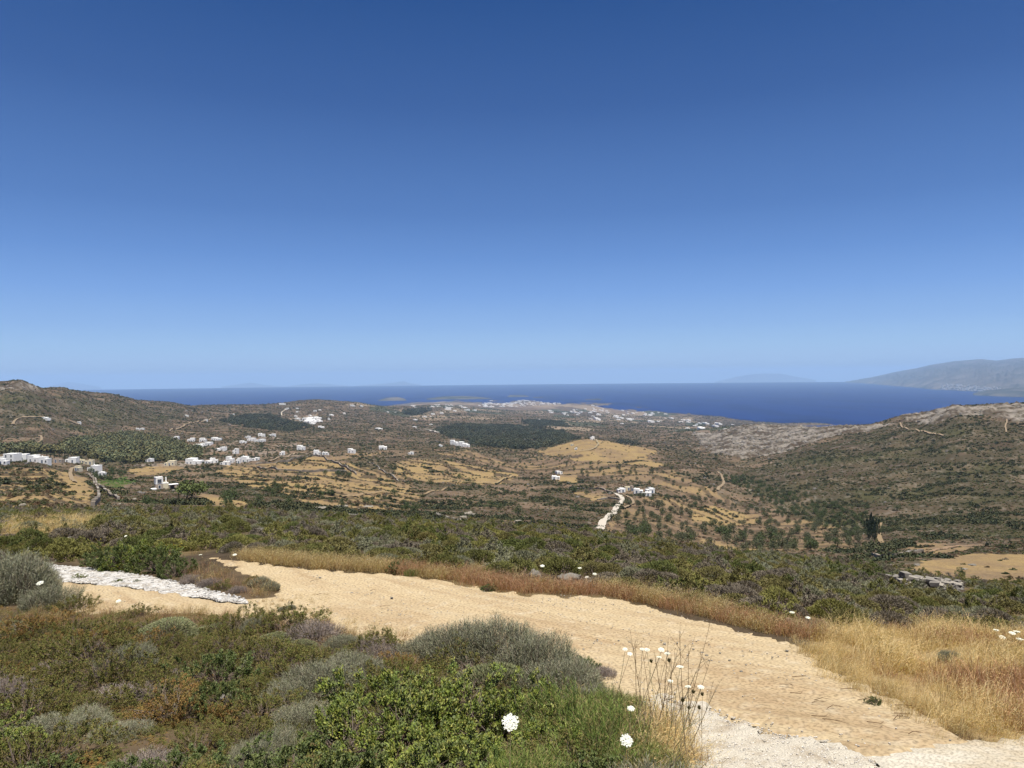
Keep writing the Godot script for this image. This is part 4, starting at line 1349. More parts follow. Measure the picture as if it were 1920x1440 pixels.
func build_rocks() -> void:
	var shapes := []
	for k in 6:
		shapes.append(rock_mesh(100 + k, 0.62, 0.25))
	for k in 4:
		shapes.append(rock_mesh(200 + k, 0.5, 0.8))
	# [column, row of its middle, width px, height px, shape, material, label]
	var rocks := [
		[450, 958, 60, 15, 0, "pale_rock", "long pale boulder lying across the far edge of the heath"], [490, 957, 24, 9, 7, "pale_rock", "flat pale boulder touching the long one"], [505, 962, 14, 10, 1, "rust_rock", "pinkish boulder near the long pale one"],
		[418, 989, 40, 16, 2, "rock", "rounded lichen grey boulder sunk in the heath"], [486, 994, 34, 19, 3, "rock", "tilted wedge shaped grey boulder in the heath"],
		[1066, 1079, 54, 24, 7, "rock", "cracked grey slab of rock at the edge of the track"], [1070, 1096, 44, 22, 6, "rust_rock", "pinkish lower slab under the cracked rock"], [1003, 1074, 27, 30, 4, "rock", "upright grey rock in the russet grass"], [1080, 1107, 19, 12, 1, "rust_rock", "small tan stone at the grass edge below the slab"],
		[880, 963, 26, 18, 5, "pale_rock", "pale boulder poking above the bushes behind the stone wall"], [868, 968, 16, 8, 8, "pale_rock", "small pale rock leaning on the boulder behind the wall"], [1008, 987, 50, 9, 6, "rock", "long flat slab resting on the stone wall"], [988, 985, 16, 10, 3, "rock", "grey rock at the end of the flat slab"], [972, 976, 18, 6, 2, "pale_rock", "low pale rock in yellow bloom behind the wall"],
		[1682, 1091, 46, 20, 9, "pale_rock", "large tilted slab with a dark overhang in the heath"], [1658, 1092, 14, 9, 7, "rock", "grey block beside the large tilted slab"], [1603, 1066, 20, 8, 0, "pale_rock", "rounded white boulder on the lip of the heath"], [1621, 1066, 11, 6, 1, "pale_rock", "small white boulder on the lip of the heath"], [1636, 1064, 16, 5, 8, "pale_rock", "flat white stone on the lip of the heath"], [1585, 1070, 16, 5, 6, "pale_rock", "thin white slab on the lip of the heath"], [1672, 1060, 30, 4, 9, "pale_rock", "long thin white slab on the lip of the heath"], [1742, 1076, 12, 7, 2, "pale_rock", "pale rock at the start of the golden field"],
		[425, 1307, 38, 30, 4, "rock", "grey rock half hidden by heath shrubs on the bank"], [1476, 1163, 26, 22, 5, "rust_rock", "brownish rock behind the russet grass"], [1216, 1114, 14, 9, 3, "rust_rock", "reddish stone in the russet grass"], [1719, 1058, 15, 6, 0, "rock", "dark rimmed rock in the golden field"], [1823, 1058, 16, 6, 8, "rock", "grey rock outcrop in the golden field"], [1808, 1066, 14, 5, 7, "rock", "low rock outcrop in the golden field"],
		[43, 945, 14, 6, 2, "pale_rock", "pale rock on the terraced slope"], [252, 935, 9, 7, 1, "pale_rock", "pale rock by the walled lane"], [225, 944, 8, 4, 3, "pale_rock", "small pale rock by the walled lane"], [640, 948, 30, 7, 6, "pale_rock", "pale ledge of rock above the wall"], [600, 951, 26, 7, 8, "pale_rock", "broken pale ledge of rock above the wall"], [570, 952, 18, 6, 7, "pale_rock", "grey broken ledge beside the wall"], [690, 949, 22, 6, 9, "pale_rock", "flat topped pale ledge beside the wall"], [672, 955, 16, 7, 5, "pale_rock", "rough pale boulder beside the flat ledge"], [1780, 1096, 20, 8, 5, "rock", "grey rock behind the tumbled wall"], [1755, 1090, 14, 5, 8, "pale_rock", "pale flat rock behind the tumbled wall"], [1745, 1098, 18, 8, 4, "rock", "rough grey rock behind the tumbled wall"]]
	for r in rocks:
		var p := found(r[0], r[1] + r[3] * 0.3)
		var s := -p.z / FOCAL
		var o := obj("boulder", shapes[r[4]], mats[r[5]])
		o.position = p
		var w: float = r[2] * s * 0.5
		o.scale = Vector3(w, maxf(r[3] * s * 0.95, w * 0.3), w * 0.8)
		o.rotation.y = rng.randf_range(-0.35, 0.35)
		kept.append([p.x, -p.z, w])
		tag(o, r[6], "rock")
	# white stones by the slab
	for f in [[1101, 1082, 10, 8], [1112, 1084, 13, 9], [1122, 1092, 10, 5], [1104, 1090, 7, 5], [1112, 1096, 9, 4], [1098, 1098, 7, 4], [1093, 1091, 6, 5], [1122, 1098, 6, 3], [1108, 1088, 5, 4]]:
		var p := found(f[0], f[1] + 2)
		var s := -p.z / FOCAL
		var o := obj("white_stone", shapes[rng.randi() % 6], mats.white_stone)
		o.position = p
		o.scale = Vector3(f[2] * s * 0.55, f[3] * s * 0.9, f[2] * s * 0.45)
		o.rotation.y = rng.randf() * TAU
		tag(o, "small whitish stone beside the cracked slab", "stone", "white stones beside the slab")
	# loose stones on the track
	for f in [[1246, 1209, 9], [1317, 1226, 8], [1325, 1231, 8], [1390, 1261, 8], [1475, 1222, 8], [1094, 1219, 6], [1160, 1203, 6], [1180, 1206, 6], [1275, 1221, 6], [1440, 1276, 6], [1368, 1240, 6], [1590, 1330, 6], [1350, 1226, 6], [1300, 1219, 6], [1120, 1201, 5], [1448, 1234, 5], [1240, 1203, 5], [735, 1122, 7], [660, 1113, 6], [600, 1084, 6], [1410, 1280, 6], [1330, 1240, 5], [1285, 1212, 5], [1270, 1207, 5]]:
		var p := found(f[0], f[1])
		var s := -p.z / FOCAL
		var o := obj("loose_stone", shapes[rng.randi() % 6], mats.pale_rock if rng.randf() < 0.7 else mats.rock)
		o.position = p + Vector3(0, 0.012, 0)
		o.scale = Vector3(1, 0.9, 0.8) * f[2] * s * 0.5
		o.rotation.y = rng.randf() * TAU
		tag(o, "loose stone lying on the sandy track", "stone", "loose stones on the track")
	# pebbles
	var peb := stone_mesh(5)
	var places := []
	var cols := []
	for i in 9000:
		var p := Vector2(rng.randf_range(-8.0, 6.0), rng.randf_range(4.0, 15.5))
		if not on_track(p.x, p.y): continue
		var grit := pip(gravel_poly, p) or pip(chips_poly, p)
		var streak := n_small.get_noise_2d(along_track(p.x, p.y).x * 5.0, along_track(p.x, p.y).y * 0.6)
		if not grit and (streak < 0.1 and rng.randf() < 0.9): continue
		if pip(slab_poly, p) and rng.randf() < 0.8: continue
		var s := rng.randf_range(0.006, 0.018)
		places.append(Transform3D(Basis(Vector3.UP, rng.randf() * TAU).scaled(Vector3(s, s * 0.6, s * 0.8)), spot(p.x, p.y, 0.012)))
		var k := rng.randf_range(0.22, 0.45)
		cols.append(Color(k, k * 0.9, k * 0.76))
	for i in 3600:
		var p := found(rng.randf_range(1190, 1660), rng.randf_range(1310, 1470))
		if not pip(gravel_poly, Vector2(p.x, -p.z)): continue
		var s := rng.randf_range(0.005, 0.015)
		places.append(Transform3D(Basis(Vector3.UP, rng.randf() * TAU).scaled(Vector3(s, s * 0.6, s * 0.8)), p + Vector3(0, 0.012, 0)))
		var k := rng.randf_range(0.28, 0.5)
		cols.append(Color(k, k * 0.93, k * 0.82))
	for i in 5200:
		var p := found(rng.randf_range(60, 480), rng.randf_range(1050, 1135))
		if not pip(chips_poly, Vector2(p.x, -p.z)): continue
		var s := rng.randf_range(0.012, 0.045)
		places.append(Transform3D(Basis(Vector3.UP, rng.randf() * TAU).scaled(Vector3(s, s * 0.6, s * 0.8)), p + Vector3(0, 0.014, 0)))
		var k := rng.randf_range(0.16, 0.56)
		cols.append(Color(k, k * 0.96, k * 0.9))
	tag(many("pebbles", peb, mats.bark, places, cols), "scattered pebbles on the track and gravel", "pebbles", "", "stuff")
	# wind-blown dry twigs lying on the sand
	for f in [[1500, 1308], [1540, 1316], [1560, 1330], [1680, 1350], [1690, 1346], [1480, 1290], [1500, 1275], [1650, 1365], [1710, 1380], [1560, 1358], [1620, 1318], [1545, 1352], [1530, 1322], [1590, 1298], [720, 1141], [590, 1092], [600, 1118], [700, 1110], [950, 1180], [1700, 1330]]:
		var p := found(f[0], f[1])
		var g := Geo.new()
		var a := Vector3(rng.randf_range(-0.1, -0.04), 0.012, rng.randf_range(-0.06, 0.06))
		var b := Vector3(rng.randf_range(0.03, 0.1), 0.02, rng.randf_range(-0.06, 0.06))
		var c := Color(0.13, 0.085, 0.05)
		g.stick(a, Vector3(0, 0.03, 0.02), 0.004, 0.003, c)
		g.stick(Vector3(0, 0.03, 0.02), b, 0.003, 0.0015, c)
		g.stick(Vector3(0, 0.03, 0.02), (a + b) * 0.3 + Vector3(0.05, 0.03, 0.06), 0.002, 0.001, c)
		var o := obj("fallen_twig", g.mesh(), mats.bark)
		o.position = p + Vector3(0, 0.02, 0)
		tag(o, "dry twig lying on the sandy track", "twig", "twigs on the track")

func stone_wall(called: String, pts: Array, h: float, size: float, tumble: float, label: String) -> void:
	var line := outline(pts)
	var o := base(called, spot(line[0].x, line[0].y))
	tag(o, label, "wall")
	var count := 0
	var fill := Geo.new()
	for k in line.size() - 1:
		var a := line[k]
		var b := line[k + 1]
		var l := a.distance_to(b)
		var dir := (b - a) / l
		var t := 0.0
		while t < l:
			var w := size * rng.randf_range(0.6, 1.5)
			var top := h * rng.randf_range(0.55, 1.1)
			kept.append([(a + dir * t).x, (a + dir * t).y, w * 0.5])
			var y := 0.0
			while y < top and count < 300:
				var sh := size * rng.randf_range(0.35, 0.65)
				var p := a + dir * (t + rng.randf_range(-0.1, 0.1)) + Vector2(-dir.y, dir.x) * rng.randf_range(-tumble, tumble)
				var s := obj("stone", stones[rng.randi() % stones.size()], mats.pale_rock if rng.randf() < 0.45 else mats.rock, o)
				s.position = spot(p.x, p.y, y + sh * 0.3) - o.position
				s.rotation = Vector3(rng.randf_range(-0.12, 0.12), -dir.angle() + rng.randf_range(-0.3, 0.3), rng.randf_range(-0.15, 0.15))
				s.scale = Vector3(w, sh, size * rng.randf_range(0.8, 1.2))
				y += sh * 0.85
				count += 1
			t += w * 0.9

var stones := []

# a dry-stone wall too far off to tell its stones apart
func field_wall(pts: Array, h: float, thick: float, label: String) -> void:
	var line := outline(pts)
	var g := Geo.new()
	var first := spot(line[0].x, line[0].y)
	for k in line.size() - 1:
		var l := line[k].distance_to(line[k + 1])
		var n := maxi(2, int(l / 2.5))
		for i in n:
			var a := line[k].lerp(line[k + 1], float(i) / n)
			var b := line[k].lerp(line[k + 1], float(i + 1) / n)
			var side := (b - a).normalized().orthogonal() * thick * 0.5
			var pa := spot(a.x, a.y) - first
			var pb := spot(b.x, b.y) - first
			var s := Vector3(side.x, 0, -side.y)
			var up := Vector3.UP * h * rng.randf_range(0.7, 1.15)
			var dn := Vector3.DOWN * 1.0
			var m := rng.randf_range(0.13, 0.24)
			var c := Color(m, m * 0.87, m * 0.72)
			g.quad(pa + s + dn, pb + s + dn, pb + s + up, pa + s + up, c)
			g.quad(pb - s + dn, pa - s + dn, pa - s + up, pb - s + up, c)
			g.quad(pa + s + up, pb + s + up, pb - s + up, pa - s + up, vary(c, 0.2))
			g.quad(pa - s + dn, pa + s + dn, pa + s + up, pa - s + up, c)
			g.quad(pb + s + dn, pb - s + dn, pb - s + up, pb + s + up, c)
	var o := obj("field_wall", g.mesh(), mats.bark)
	o.position = first
	tag(o, label, "wall")

func build_walls() -> void:
	for k in 6:
		stones.append(stone_mesh(300 + k))
	stone_wall("dry_stone_wall", [820, 966, 850, 977, 900, 986, 960, 992, 1000, 999, 1050, 1003, 1088, 1009], 0.75, 0.5, 0.3, "tumbled dry stone wall along the far edge of the heath")
	stone_wall("dry_stone_wall", [548, 966, 600, 968, 640, 969, 690, 963, 735, 969], 0.6, 0.5, 0.3, "low dry stone wall in front of pale ledges and russet grass")
	stone_wall("dry_stone_wall", [1692, 1098, 1720, 1103, 1762, 1106, 1792, 1101, 1832, 1107, 1872, 1110], 0.42, 0.28, 0.6, "collapsed dry stone wall running from the large tilted slab")
	field_wall([165, 890, 176, 905, 184, 922, 186, 938, 174, 950], 1.2, 0.7, "dry stone wall on the golden side of the walled lane")
	field_wall([171, 892, 186, 912, 205, 928, 222, 938], 1.2, 0.7, "dry stone wall on the far side of the walled lane")
	field_wall([592, 854, 545, 863, 480, 871], 1.3, 0.9, "pale field wall climbing to the corner of the golden terraces")
	field_wall([594, 854, 625, 866, 652, 878, 668, 890], 1.3, 0.9, "dark field wall descending from the corner of the golden terraces")
	field_wall([482, 876, 520, 882, 580, 885, 650, 885], 1.3, 0.9, "long field wall across the golden terraces")
	field_wall([1636, 1043, 1655, 1047, 1680, 1046, 1700, 1041, 1730, 1036], 1.0, 0.7, "curved wall of a small enclosure below the heath")
	field_wall([1068, 915, 1130, 918, 1160, 928], 1.1, 0.8, "field wall leading to the white farm")
	field_wall([690, 868, 720, 885, 760, 905], 1.2, 0.8, "field wall down the brown terraces")
	field_wall([1120, 938, 1140, 934, 1165, 939], 1.0, 0.8, "short wall beside the pale lane")

func lane(pts: Array, wide: float, col: Color, called := "path") -> void:
	var line := outline(pts)
	var v := PackedVector3Array()
	var n := PackedVector3Array()
	var idx := PackedInt32Array()
	var run := PackedVector2Array()
	for k in line.size() - 1:
		var m := maxi(2, int(line[k].distance_to(line[k + 1]) / 3.0))
		for i in m:
			run.append(line[k].cubic_interpolate(line[k + 1], line[maxi(k - 1, 0)], line[mini(k + 2, line.size() - 1)], float(i) / m))
	run.append(line[-1])
	for i in run.size():
		var t := (run[mini(i + 1, run.size() - 1)] - run[maxi(i - 1, 0)]).normalized().orthogonal()
		for s in [-1.0, -0.33, 0.33, 1.0]:
			var p: Vector2 = run[i] + t * s * wide * 0.5 * (1.0 + n_small.get_noise_1d(i * 3.0 + s * 50.0) * 0.25)
			v.append(spot(p.x, p.y, 0.0016 * p.y + (0.12 if absf(s) < 0.5 else -0.1)))
			n.append(Vector3.UP)
	for i in run.size() - 1:
		for s in 3:
			var a := i * 4 + s
			idx.append_array(PackedInt32Array([a, a + 5, a + 1, a, a + 4, a + 5]))
	var arr := []
	arr.resize(Mesh.ARRAY_MAX)
	arr[Mesh.ARRAY_VERTEX] = v
	arr[Mesh.ARRAY_NORMAL] = n
	arr[Mesh.ARRAY_INDEX] = idx
	var m := ArrayMesh.new()
	m.add_surface_from_arrays(Mesh.PRIMITIVE_TRIANGLES, arr)
	tag(obj(called, m, plain(col, 0.95, 0.15)), "", "", "", "structure")

func build_lanes() -> void:
	var pale := Color(0.327, 0.286, 0.226)
	var tan_ := Color(0.19, 0.145, 0.095)
	lane([1156, 927, 1163, 931, 1167, 938, 1164, 944, 1155, 954, 1140, 970, 1128, 985, 1115, 1004], 2.9, Color(0.357, 0.321, 0.268), "road")
	lane([1167, 953, 1182, 947, 1187, 940, 1172, 930], 1.6, tan_)
	lane([24, 797, 30, 788, 46, 783, 90, 786], 3.6, tan_)
	lane([52, 836, 70, 831, 78, 825, 74, 818], 2.4, tan_)
	lane([318, 810, 345, 800, 372, 791, 395, 786], 3.0, tan_)
	lane([130, 789, 142, 795, 150, 797], 3.0, tan_)
	lane([1111, 824, 1119, 828, 1122, 834, 1117, 840, 1107, 845, 1085, 847], 2.4, Color(0.214, 0.173, 0.107))
	lane([1346, 886, 1354, 896, 1357, 906, 1351, 914, 1346, 921], 2.2, tan_)
	lane([1688, 794, 1690, 800, 1702, 806, 1722, 809, 1740, 812, 1770, 818], 1.8, tan_)
	lane([1886, 782, 1888, 792, 1885, 802, 1887, 812], 1.4, tan_)
	lane([1652, 982, 1646, 995, 1648, 1005, 1655, 1020], 1.8, Color(0.178, 0.131, 0.077))
	lane([140, 905, 133, 893, 132, 885, 138, 878], 1.8, tan_)
	lane([640, 932, 700, 925, 780, 928, 840, 915], 1.5, Color(0.19, 0.139, 0.083))
	lane([960, 893, 940, 901, 890, 906, 830, 902], 2.1, Color(0.214, 0.161, 0.089))
	lane([505, 866, 540, 858, 570, 850, 600, 846], 2.4, Color(0.196, 0.149, 0.101))
	lane([1740, 1036, 1790, 1026, 1840, 1024], 1.5, Color(0.19, 0.131, 0.083))
	lane([530, 781, 528, 775, 535, 769], 3.6, pale)
	lane([780, 806, 805, 808, 822, 813], 6.0, Color(0.297, 0.274, 0.238))

# ------------------------------------------------------------------ scrub and trees far off

func scatter_scrub() -> void:
	var shapes := []
	for k in 4:
		shapes.append(crown(150 if k < 2 else 60, 1.0, 0.62, 0.42 if k < 2 else 0.62, 1.15))
	var places := [[], [], [], []]
	var cols := [[], [], [], []]
	var pal := [Color(0.113, 0.106, 0.048), Color(0.151, 0.113, 0.068), Color(0.068, 0.083, 0.036), Color(0.174, 0.151, 0.106), Color(0.136, 0.094, 0.057), Color(0.091, 0.094, 0.046)]
	var d := 78.0
	while d < 5200.0:
		var next := d * 1.06
		var dens := 0.6 if d < 150.0 else 0.8 * pow(112.0 / d, 1.30)
		var half := 0.86 * d + 10.0
		var n := int(2.0 * half * (next - d) * dens)
		for i in n:
			var pd := rng.randf_range(d, next)
			var x := rng.randf_range(-half, half)
			var kind := cover_at(x, pd)
			var pick := 1.0
			match kind:
				GOLD: pick = 0.05
				STEPS: pick = 0.75 if strip_at(STEPS, x, pd) else 0.04
				GROVE: pick = 0.3 if strip_at(GROVE, x, pd) else 0.04
				WOOD: pick = 0.0
				TOWN: pick = 0.5
				ROCK: pick = 0.95
				GREEN: pick = 1.6
				SOIL: pick = 0.06
				PLAIN: pick = 0.55
				VINES: pick = 0.6
				DRYSLOPE: pick = 0.2
			pick *= clampf(0.75 + n_mid.get_noise_2d(x * 0.7, pd * 0.7) * 1.5 + n_big.get_noise_2d(x * 4.0, pd * 4.0), 0.12, 1.0)
			if rng.randf() > pick: continue
			var y := ground(x, pd)
			if y < 4.0: continue
			var s := (0.42 + 0.0010 * minf(pd, 1200.0) + 0.0005 * maxf(pd - 1200.0, 0.0)) * rng.randf_range(0.55, 1.25)
			if kind in [GREEN, SCRUB] and pd < 1500.0: s *= 0.85
			var c: Color = pal[rng.randi() % pal.size()]
			if kind == GREEN: c = pal[[0, 0, 2, 5, 1, 5][rng.randi() % 6]]
			elif kind == PLAIN: c = pal[[2, 5, 0][rng.randi() % 3]]
			elif kind == VINES: c = Color(0.106, 0.181, 0.046)
			var k := rng.randi() % 2 + (0 if pd < 450.0 else 2)
			places[k].append(Transform3D(Basis(Vector3.UP, rng.randf() * TAU).scaled(Vector3(s, s * rng.randf_range(0.7, 1.0), s)), Vector3(x, y + s * 0.12, -pd)))
			cols[k].append(vary(c, 0.25))
		d = next
	for i in 90000:
		var pd := exp(rng.randf_range(log(160.0), log(3400.0)))
		var x := rng.randf_range(-0.84, 0.84) * pd
		var kind := cover_at(x, pd)
		if kind == WOOD or kind == GOLD or kind == ROCK: continue
		var thick := n_mid.get_noise_2d(x * 1.3 + 500.0, pd * 1.3) + n_big.get_noise_2d(x * 3.0, pd * 3.0) * 0.6
		if kind in [STEPS, GROVE]:
			if kind == GROVE or not strip_at(kind, x, pd) or thick < 0.22: continue
		elif thick < (0.22 if kind != GREEN else 0.12): continue
		var y := ground(x, pd)
		if y < 4.0: continue
		var s := (0.8 + 0.0009 * pd) * rng.randf_range(0.6, 1.3)
		places[2 + i % 2].append(Transform3D(Basis(Vector3.UP, rng.randf() * TAU).scaled(Vector3(s, s * rng.randf_range(0.8, 1.1), s)), Vector3(x, y + s * 0.2, -pd)))
		cols[2 + i % 2].append(vary([Color(0.055, 0.062, 0.030), Color(0.075, 0.075, 0.036), Color(0.045, 0.052, 0.028)][i % 3], 0.25))
	for k in 4:
		tag(many("scrub_cover", shapes[k], mats.matt, places[k], cols[k]), "countless scrub bushes dotting the hills and terraces", "scrub", "", "stuff")
	print("scrub ", places[0].size() + places[1].size(), " ", places[2].size() + places[3].size())
	# pale rocks strewn over the crags and slopes
	var rs := stone_mesh(9)
	var rp := []
	var rc := []
	for i in 42000:
		var pd := exp(rng.randf_range(log(250.0), log(2300.0)))
		var x := rng.randf_range(-0.8, 0.8) * pd
		var kind := cover_at(x, pd)
		var go := 0.85 if kind == ROCK else (0.02 if kind == GREEN or kind == SCRUB else 0.0)
		if rng.randf() > go: continue
		if n_mid.get_noise_2d(x * 1.6, pd * 1.6) < (-0.05 if kind == ROCK else 0.15): continue
		var s := (0.5 + 0.0022 * pd) * rng.randf_range(0.4, 1.2)
		rp.append(Transform3D(Basis.from_euler(Vector3(rng.randf_range(-0.3, 0.3), rng.randf() * TAU, rng.randf_range(-0.3, 0.3))).scaled(Vector3(s * 1.3, s * 0.9, s)), spot(x, pd, s * 0.12)))
		var k := rng.randf_range(0.11, 0.2)
		rc.append(Color(k, k * 0.92, k * 0.82))
	tag(many("outcrop_stones", rs, mats.bark, rp, rc), "pale rocks strewn over the crags and hillsides", "rocks", "", "stuff")

func plant_trees() -> void:
	var olive_c := []
	var round_c := []
	for k in 3:
		olive_c.append(crown(620, 1.0, 0.8, 0.17, 1.1))
		round_c.append(crown(700, 1.0, 0.85, 0.16, 1.2))
	var pine_c := [crown(1100, 1.0, 0.42, 0.13, 1.15), crown(1100, 1.0, 0.45, 0.13, 1.15)]
	var cyp := []
	for k in 2:
		var g := Geo.new()
		for i in 300:
			var t := pow(rng.randf(), 0.85)
			var r := 0.17 * sin(PI * minf(0.08 + 0.92 * t, 1.0)) * (1.15 - 0.5 * t) + 0.012
			var a := rng.randf() * TAU
			var kk := rng.randf_range(0.75, 1.25)
			var dir := (Vector3(cos(a) * 0.4, 1.0, sin(a) * 0.4) + around() * 0.3).normalized()
			g.leaf(Vector3(cos(a) * r, t * 0.92, sin(a) * r), dir, dir.cross(around()).normalized(), 0.11, 0.05, Color(kk, kk, kk))
		cyp.append(g.mesh())
	var stem := trunk(1.0, 0.09, 5)
	var m_olive := dyed(0.8, 0.2, 0.25, Color(0.085, 0.092, 0.050))
	var m_round := dyed(0.8, 0.2, 0.25, Color(0.064, 0.085, 0.034))
	var m_pine := dyed(0.8, 0.2, 0.25, Color(0.094, 0.114, 0.038))
	var m_cyp := dyed(0.8, 0.2, 0.2, Color(0.038, 0.051, 0.027))
	var list := []
	# orchards on the terraces: [outline, spacing, olive share]
	for gr in [[[1180, 935, 1300, 930, 1420, 952, 1560, 985, 1630, 1005, 1620, 1028, 1480, 1036, 1350, 1030, 1250, 1015, 1130, 1000, 1150, 965], 9.0, 0.8],
			[[1090, 868, 1200, 860, 1290, 885, 1340, 915, 1300, 925, 1180, 905, 1090, 895], 17.0, 0.6],
			[[870, 845, 950, 870, 1000, 858, 1090, 862, 1090, 890, 1000, 895, 960, 885, 860, 860], 24.0, 0.4],
			[[1350, 890, 1380, 915, 1450, 950, 1560, 990, 1640, 1018, 1690, 1000, 1600, 965, 1480, 925, 1400, 895], 8.0, 0.05],
			[[1540, 945, 1660, 955, 1760, 935, 1700, 960, 1600, 970], 12.0, 0.1],
			[[480, 935, 560, 938, 640, 945, 700, 940, 620, 920, 520, 915], 16.0, 0.15],
			[[350, 935, 460, 925, 500, 950, 420, 958], 26.0, 0.1],
			[[160, 875, 240, 885, 220, 905, 170, 900], 13.0, 0.2],
			[[380, 830, 480, 822, 560, 845, 480, 868, 400, 868], 22.0, 0.15],
			[[600, 800, 800, 808, 880, 840, 760, 850, 640, 842, 560, 820], 42.0, 0.2]]:
		var poly := outline(gr[0])
		var lo := poly[0]
		var hi := poly[0]
		for q in poly:
			lo = lo.min(q); hi = hi.max(q)
		var y := lo.y
		while y < hi.y:
			var x := lo.x + rng.randf() * 3.0
			while x < hi.x:
				var p := Vector2(x + rng.randf_range(-0.4, 0.4) * gr[1], y + rng.randf_range(-0.4, 0.4) * gr[1])
				x += gr[1]
				if not pip(poly, p) or rng.randf() < 0.22: continue
				if cover_at(p.x, p.y) in [STEPS, GOLD, SOIL] and rng.randf() < 0.9: continue
				list.append([p, rng.randf_range(1.1, 2.0), rng.randf() < gr[2]])
			y += gr[1]
	# single trees
	for f in [[440, 935, 3.6], [430, 932, 3.0], [485, 940, 2.6], [545, 942, 2.2], [505, 922, 2.4], [520, 918, 2.2], [560, 915, 2.0], [600, 930, 2.4], [620, 925, 2.2], [690, 942, 2.4], [640, 948, 2.0], [740, 927, 2.2], [760, 955, 2.6], [778, 957, 2.8], [806, 905, 2.0], [862, 895, 2.2], [888, 908, 1.8], [898, 913, 1.8], [880, 902, 2.0], [935, 952, 2.0], [920, 950, 2.4], [973, 962, 2.6], [982, 929, 2.0], [1076, 920, 2.6], [1100, 924, 1.6], [1050, 917, 1.6], [1080, 957, 2.4], [610, 887, 2.0], [635, 889, 2.2], [655, 890, 2.0], [1520, 1028, 3.4], [1445, 1012, 3.6], [1360, 1005, 3.4], [1392, 1010, 3.0], [1350, 1000, 3.0], [1425, 1018, 2.8], [1800, 1078, 1.6], [1680, 1041, 1.6], [1690, 1042, 1.5], [1648, 1040, 1.4], [285, 948, 3.0], [275, 942, 2.6]]:
		var p := found(f[0], f[1] + 3)
		list.append([Vector2(p.x, -p.z), clampf(f[2] * -p.z / 400.0, 0.7, f[2]), false])
	list.sort_custom(func(a, b): return a[1] / a[0].y > b[1] / b[0].y)
	var rest := [[], [], [], []]
	var own := [0, 0]
	for t in list:
		var p: Vector2 = t[0]
		var r: float = t[1]
		var at := spot(p.x, p.y, -0.1)
		var turn := rng.randf() * TAU
		var kind := 0 if t[2] else 1
		if own[kind] < 290 and absf(p.x) < p.y * 0.71:
			own[kind] += 1
			var o := base("olive_tree" if t[2] else "round_tree", at, turn)
			tag(o, ("grey green olive tree " if t[2] else "dark rounded evergreen tree ") + near_mark("valley", at), "tree", "olive trees on the terraces" if t[2] else "dark evergreen trees on the slopes")
			var c := obj("crown", (olive_c if t[2] else round_c)[rng.randi() % 3], m_olive if t[2] else m_round, o)
			c.position.y = r * 1.05
			c.scale = Vector3(r, r * rng.randf_range(0.85, 1.1), r)
			var s := obj("trunk", stem, mats.bark, o)
			s.scale = Vector3.ONE * r
		else:
			rest[kind].append(Transform3D(Basis(Vector3.UP, turn).scaled(Vector3.ONE * r), at + Vector3(0, r * 0.8, 0)))
			rest[kind + 2].append(vary(Color(0.127, 0.139, 0.075) if t[2] else Color(0.064, 0.085, 0.034), 0.15))
	print("trees ", own, rest[0].size(), " ", rest[1].size())
	if rest[0].size(): tag(many("olive_orchard", olive_c[0], mats.matt, rest[0], rest[2]), "more olive trees thinning into the distance", "trees", "", "stuff")
	if rest[1].size(): tag(many("evergreen_cover", round_c[0], mats.matt, rest[1], rest[3]), "more dark trees thinning into the distance", "trees", "", "stuff")
	# the umbrella pine and its neighbours
	for f in [[362, 938, 4.8, 3.9, "broad umbrella pine casting a deep shadow below the white villa"], [352, 936, 3.4, 3.6, "smaller umbrella pine merging with the broad one below the villa"]]:
		var p := found(f[0], f[1])
		var o := base("umbrella_pine", p, rng.randf() * TAU)
		tag(o, f[4], "tree")
		var c := obj("crown", pine_c[0], m_pine, o)
		c.position.y = f[3]
		c.scale = Vector3(f[2], f[2] * 0.9, f[2])
		var s := obj("trunk", stem, mats.bark, o)
		s.scale = Vector3(4, f[3], 4)
	# cypresses: [column, foot row, height in px, label]
	var cl := [[335, 941, 19, "lone slender cypress beside the umbrella pine"], [336, 893, 9, "small cypress behind the white villa"], [1084, 982, 9, "thin young cypress beside the bare strip of soil"], [1020, 977, 8, "thin young cypress on the brown slope"], [940, 984, 9, "little cypress behind the stone wall"], [1189, 921, 9, "dark cypress beside the white farm"]]
	for f in [[1626, 1004, 36], [1632, 1008, 44], [1637, 1010, 42], [1643, 1009, 38], [1648, 1004, 30], [1629, 1012, 34], [1640, 1013, 36], [1621, 998, 22], [1634, 1000, 40]]:
		cl.append([f[0], f[1], f[2], ""])
	for f in [[88, 862, 12], [95, 862, 12], [102, 862, 13], [112, 862, 12], [121, 863, 13], [128, 863, 14], [134, 864, 12], [466, 862, 14], [472, 861, 15], [478, 860, 13], [484, 859, 10], [502, 858, 13], [495, 859, 9], [455, 858, 9]]:
		cl.append([f[0], f[1], f[2], "village"])
	for f in cl:
		var p := found(f[0], f[1])
		var h: float = f[2] * -p.z / FOCAL
		var o := base("cypress", p, rng.randf() * TAU)
		tag(o, "tall dark cypress in the clump on the valley floor" if f[3] == "" else ("dark cypress among the village houses" if f[3] == "village" else f[3]), "tree", "cypress clump on the valley floor" if f[3] == "" else ("cypresses in the village" if f[3] == "village" else ""))
		var c := obj("crown", cyp[rng.randi() % 2], m_cyp, o)
		c.scale = Vector3(h * 0.38, h, h * 0.38)
		var s := obj("trunk", stem, mats.bark, o)
		s.scale = Vector3(1.5, h * 0.25, 1.5)
	# woods that read as one mass
	var wc := [crown(90, 1.0, 0.9, 0.5, 1.2), crown(90, 1.0, 1.0, 0.5, 1.2)]
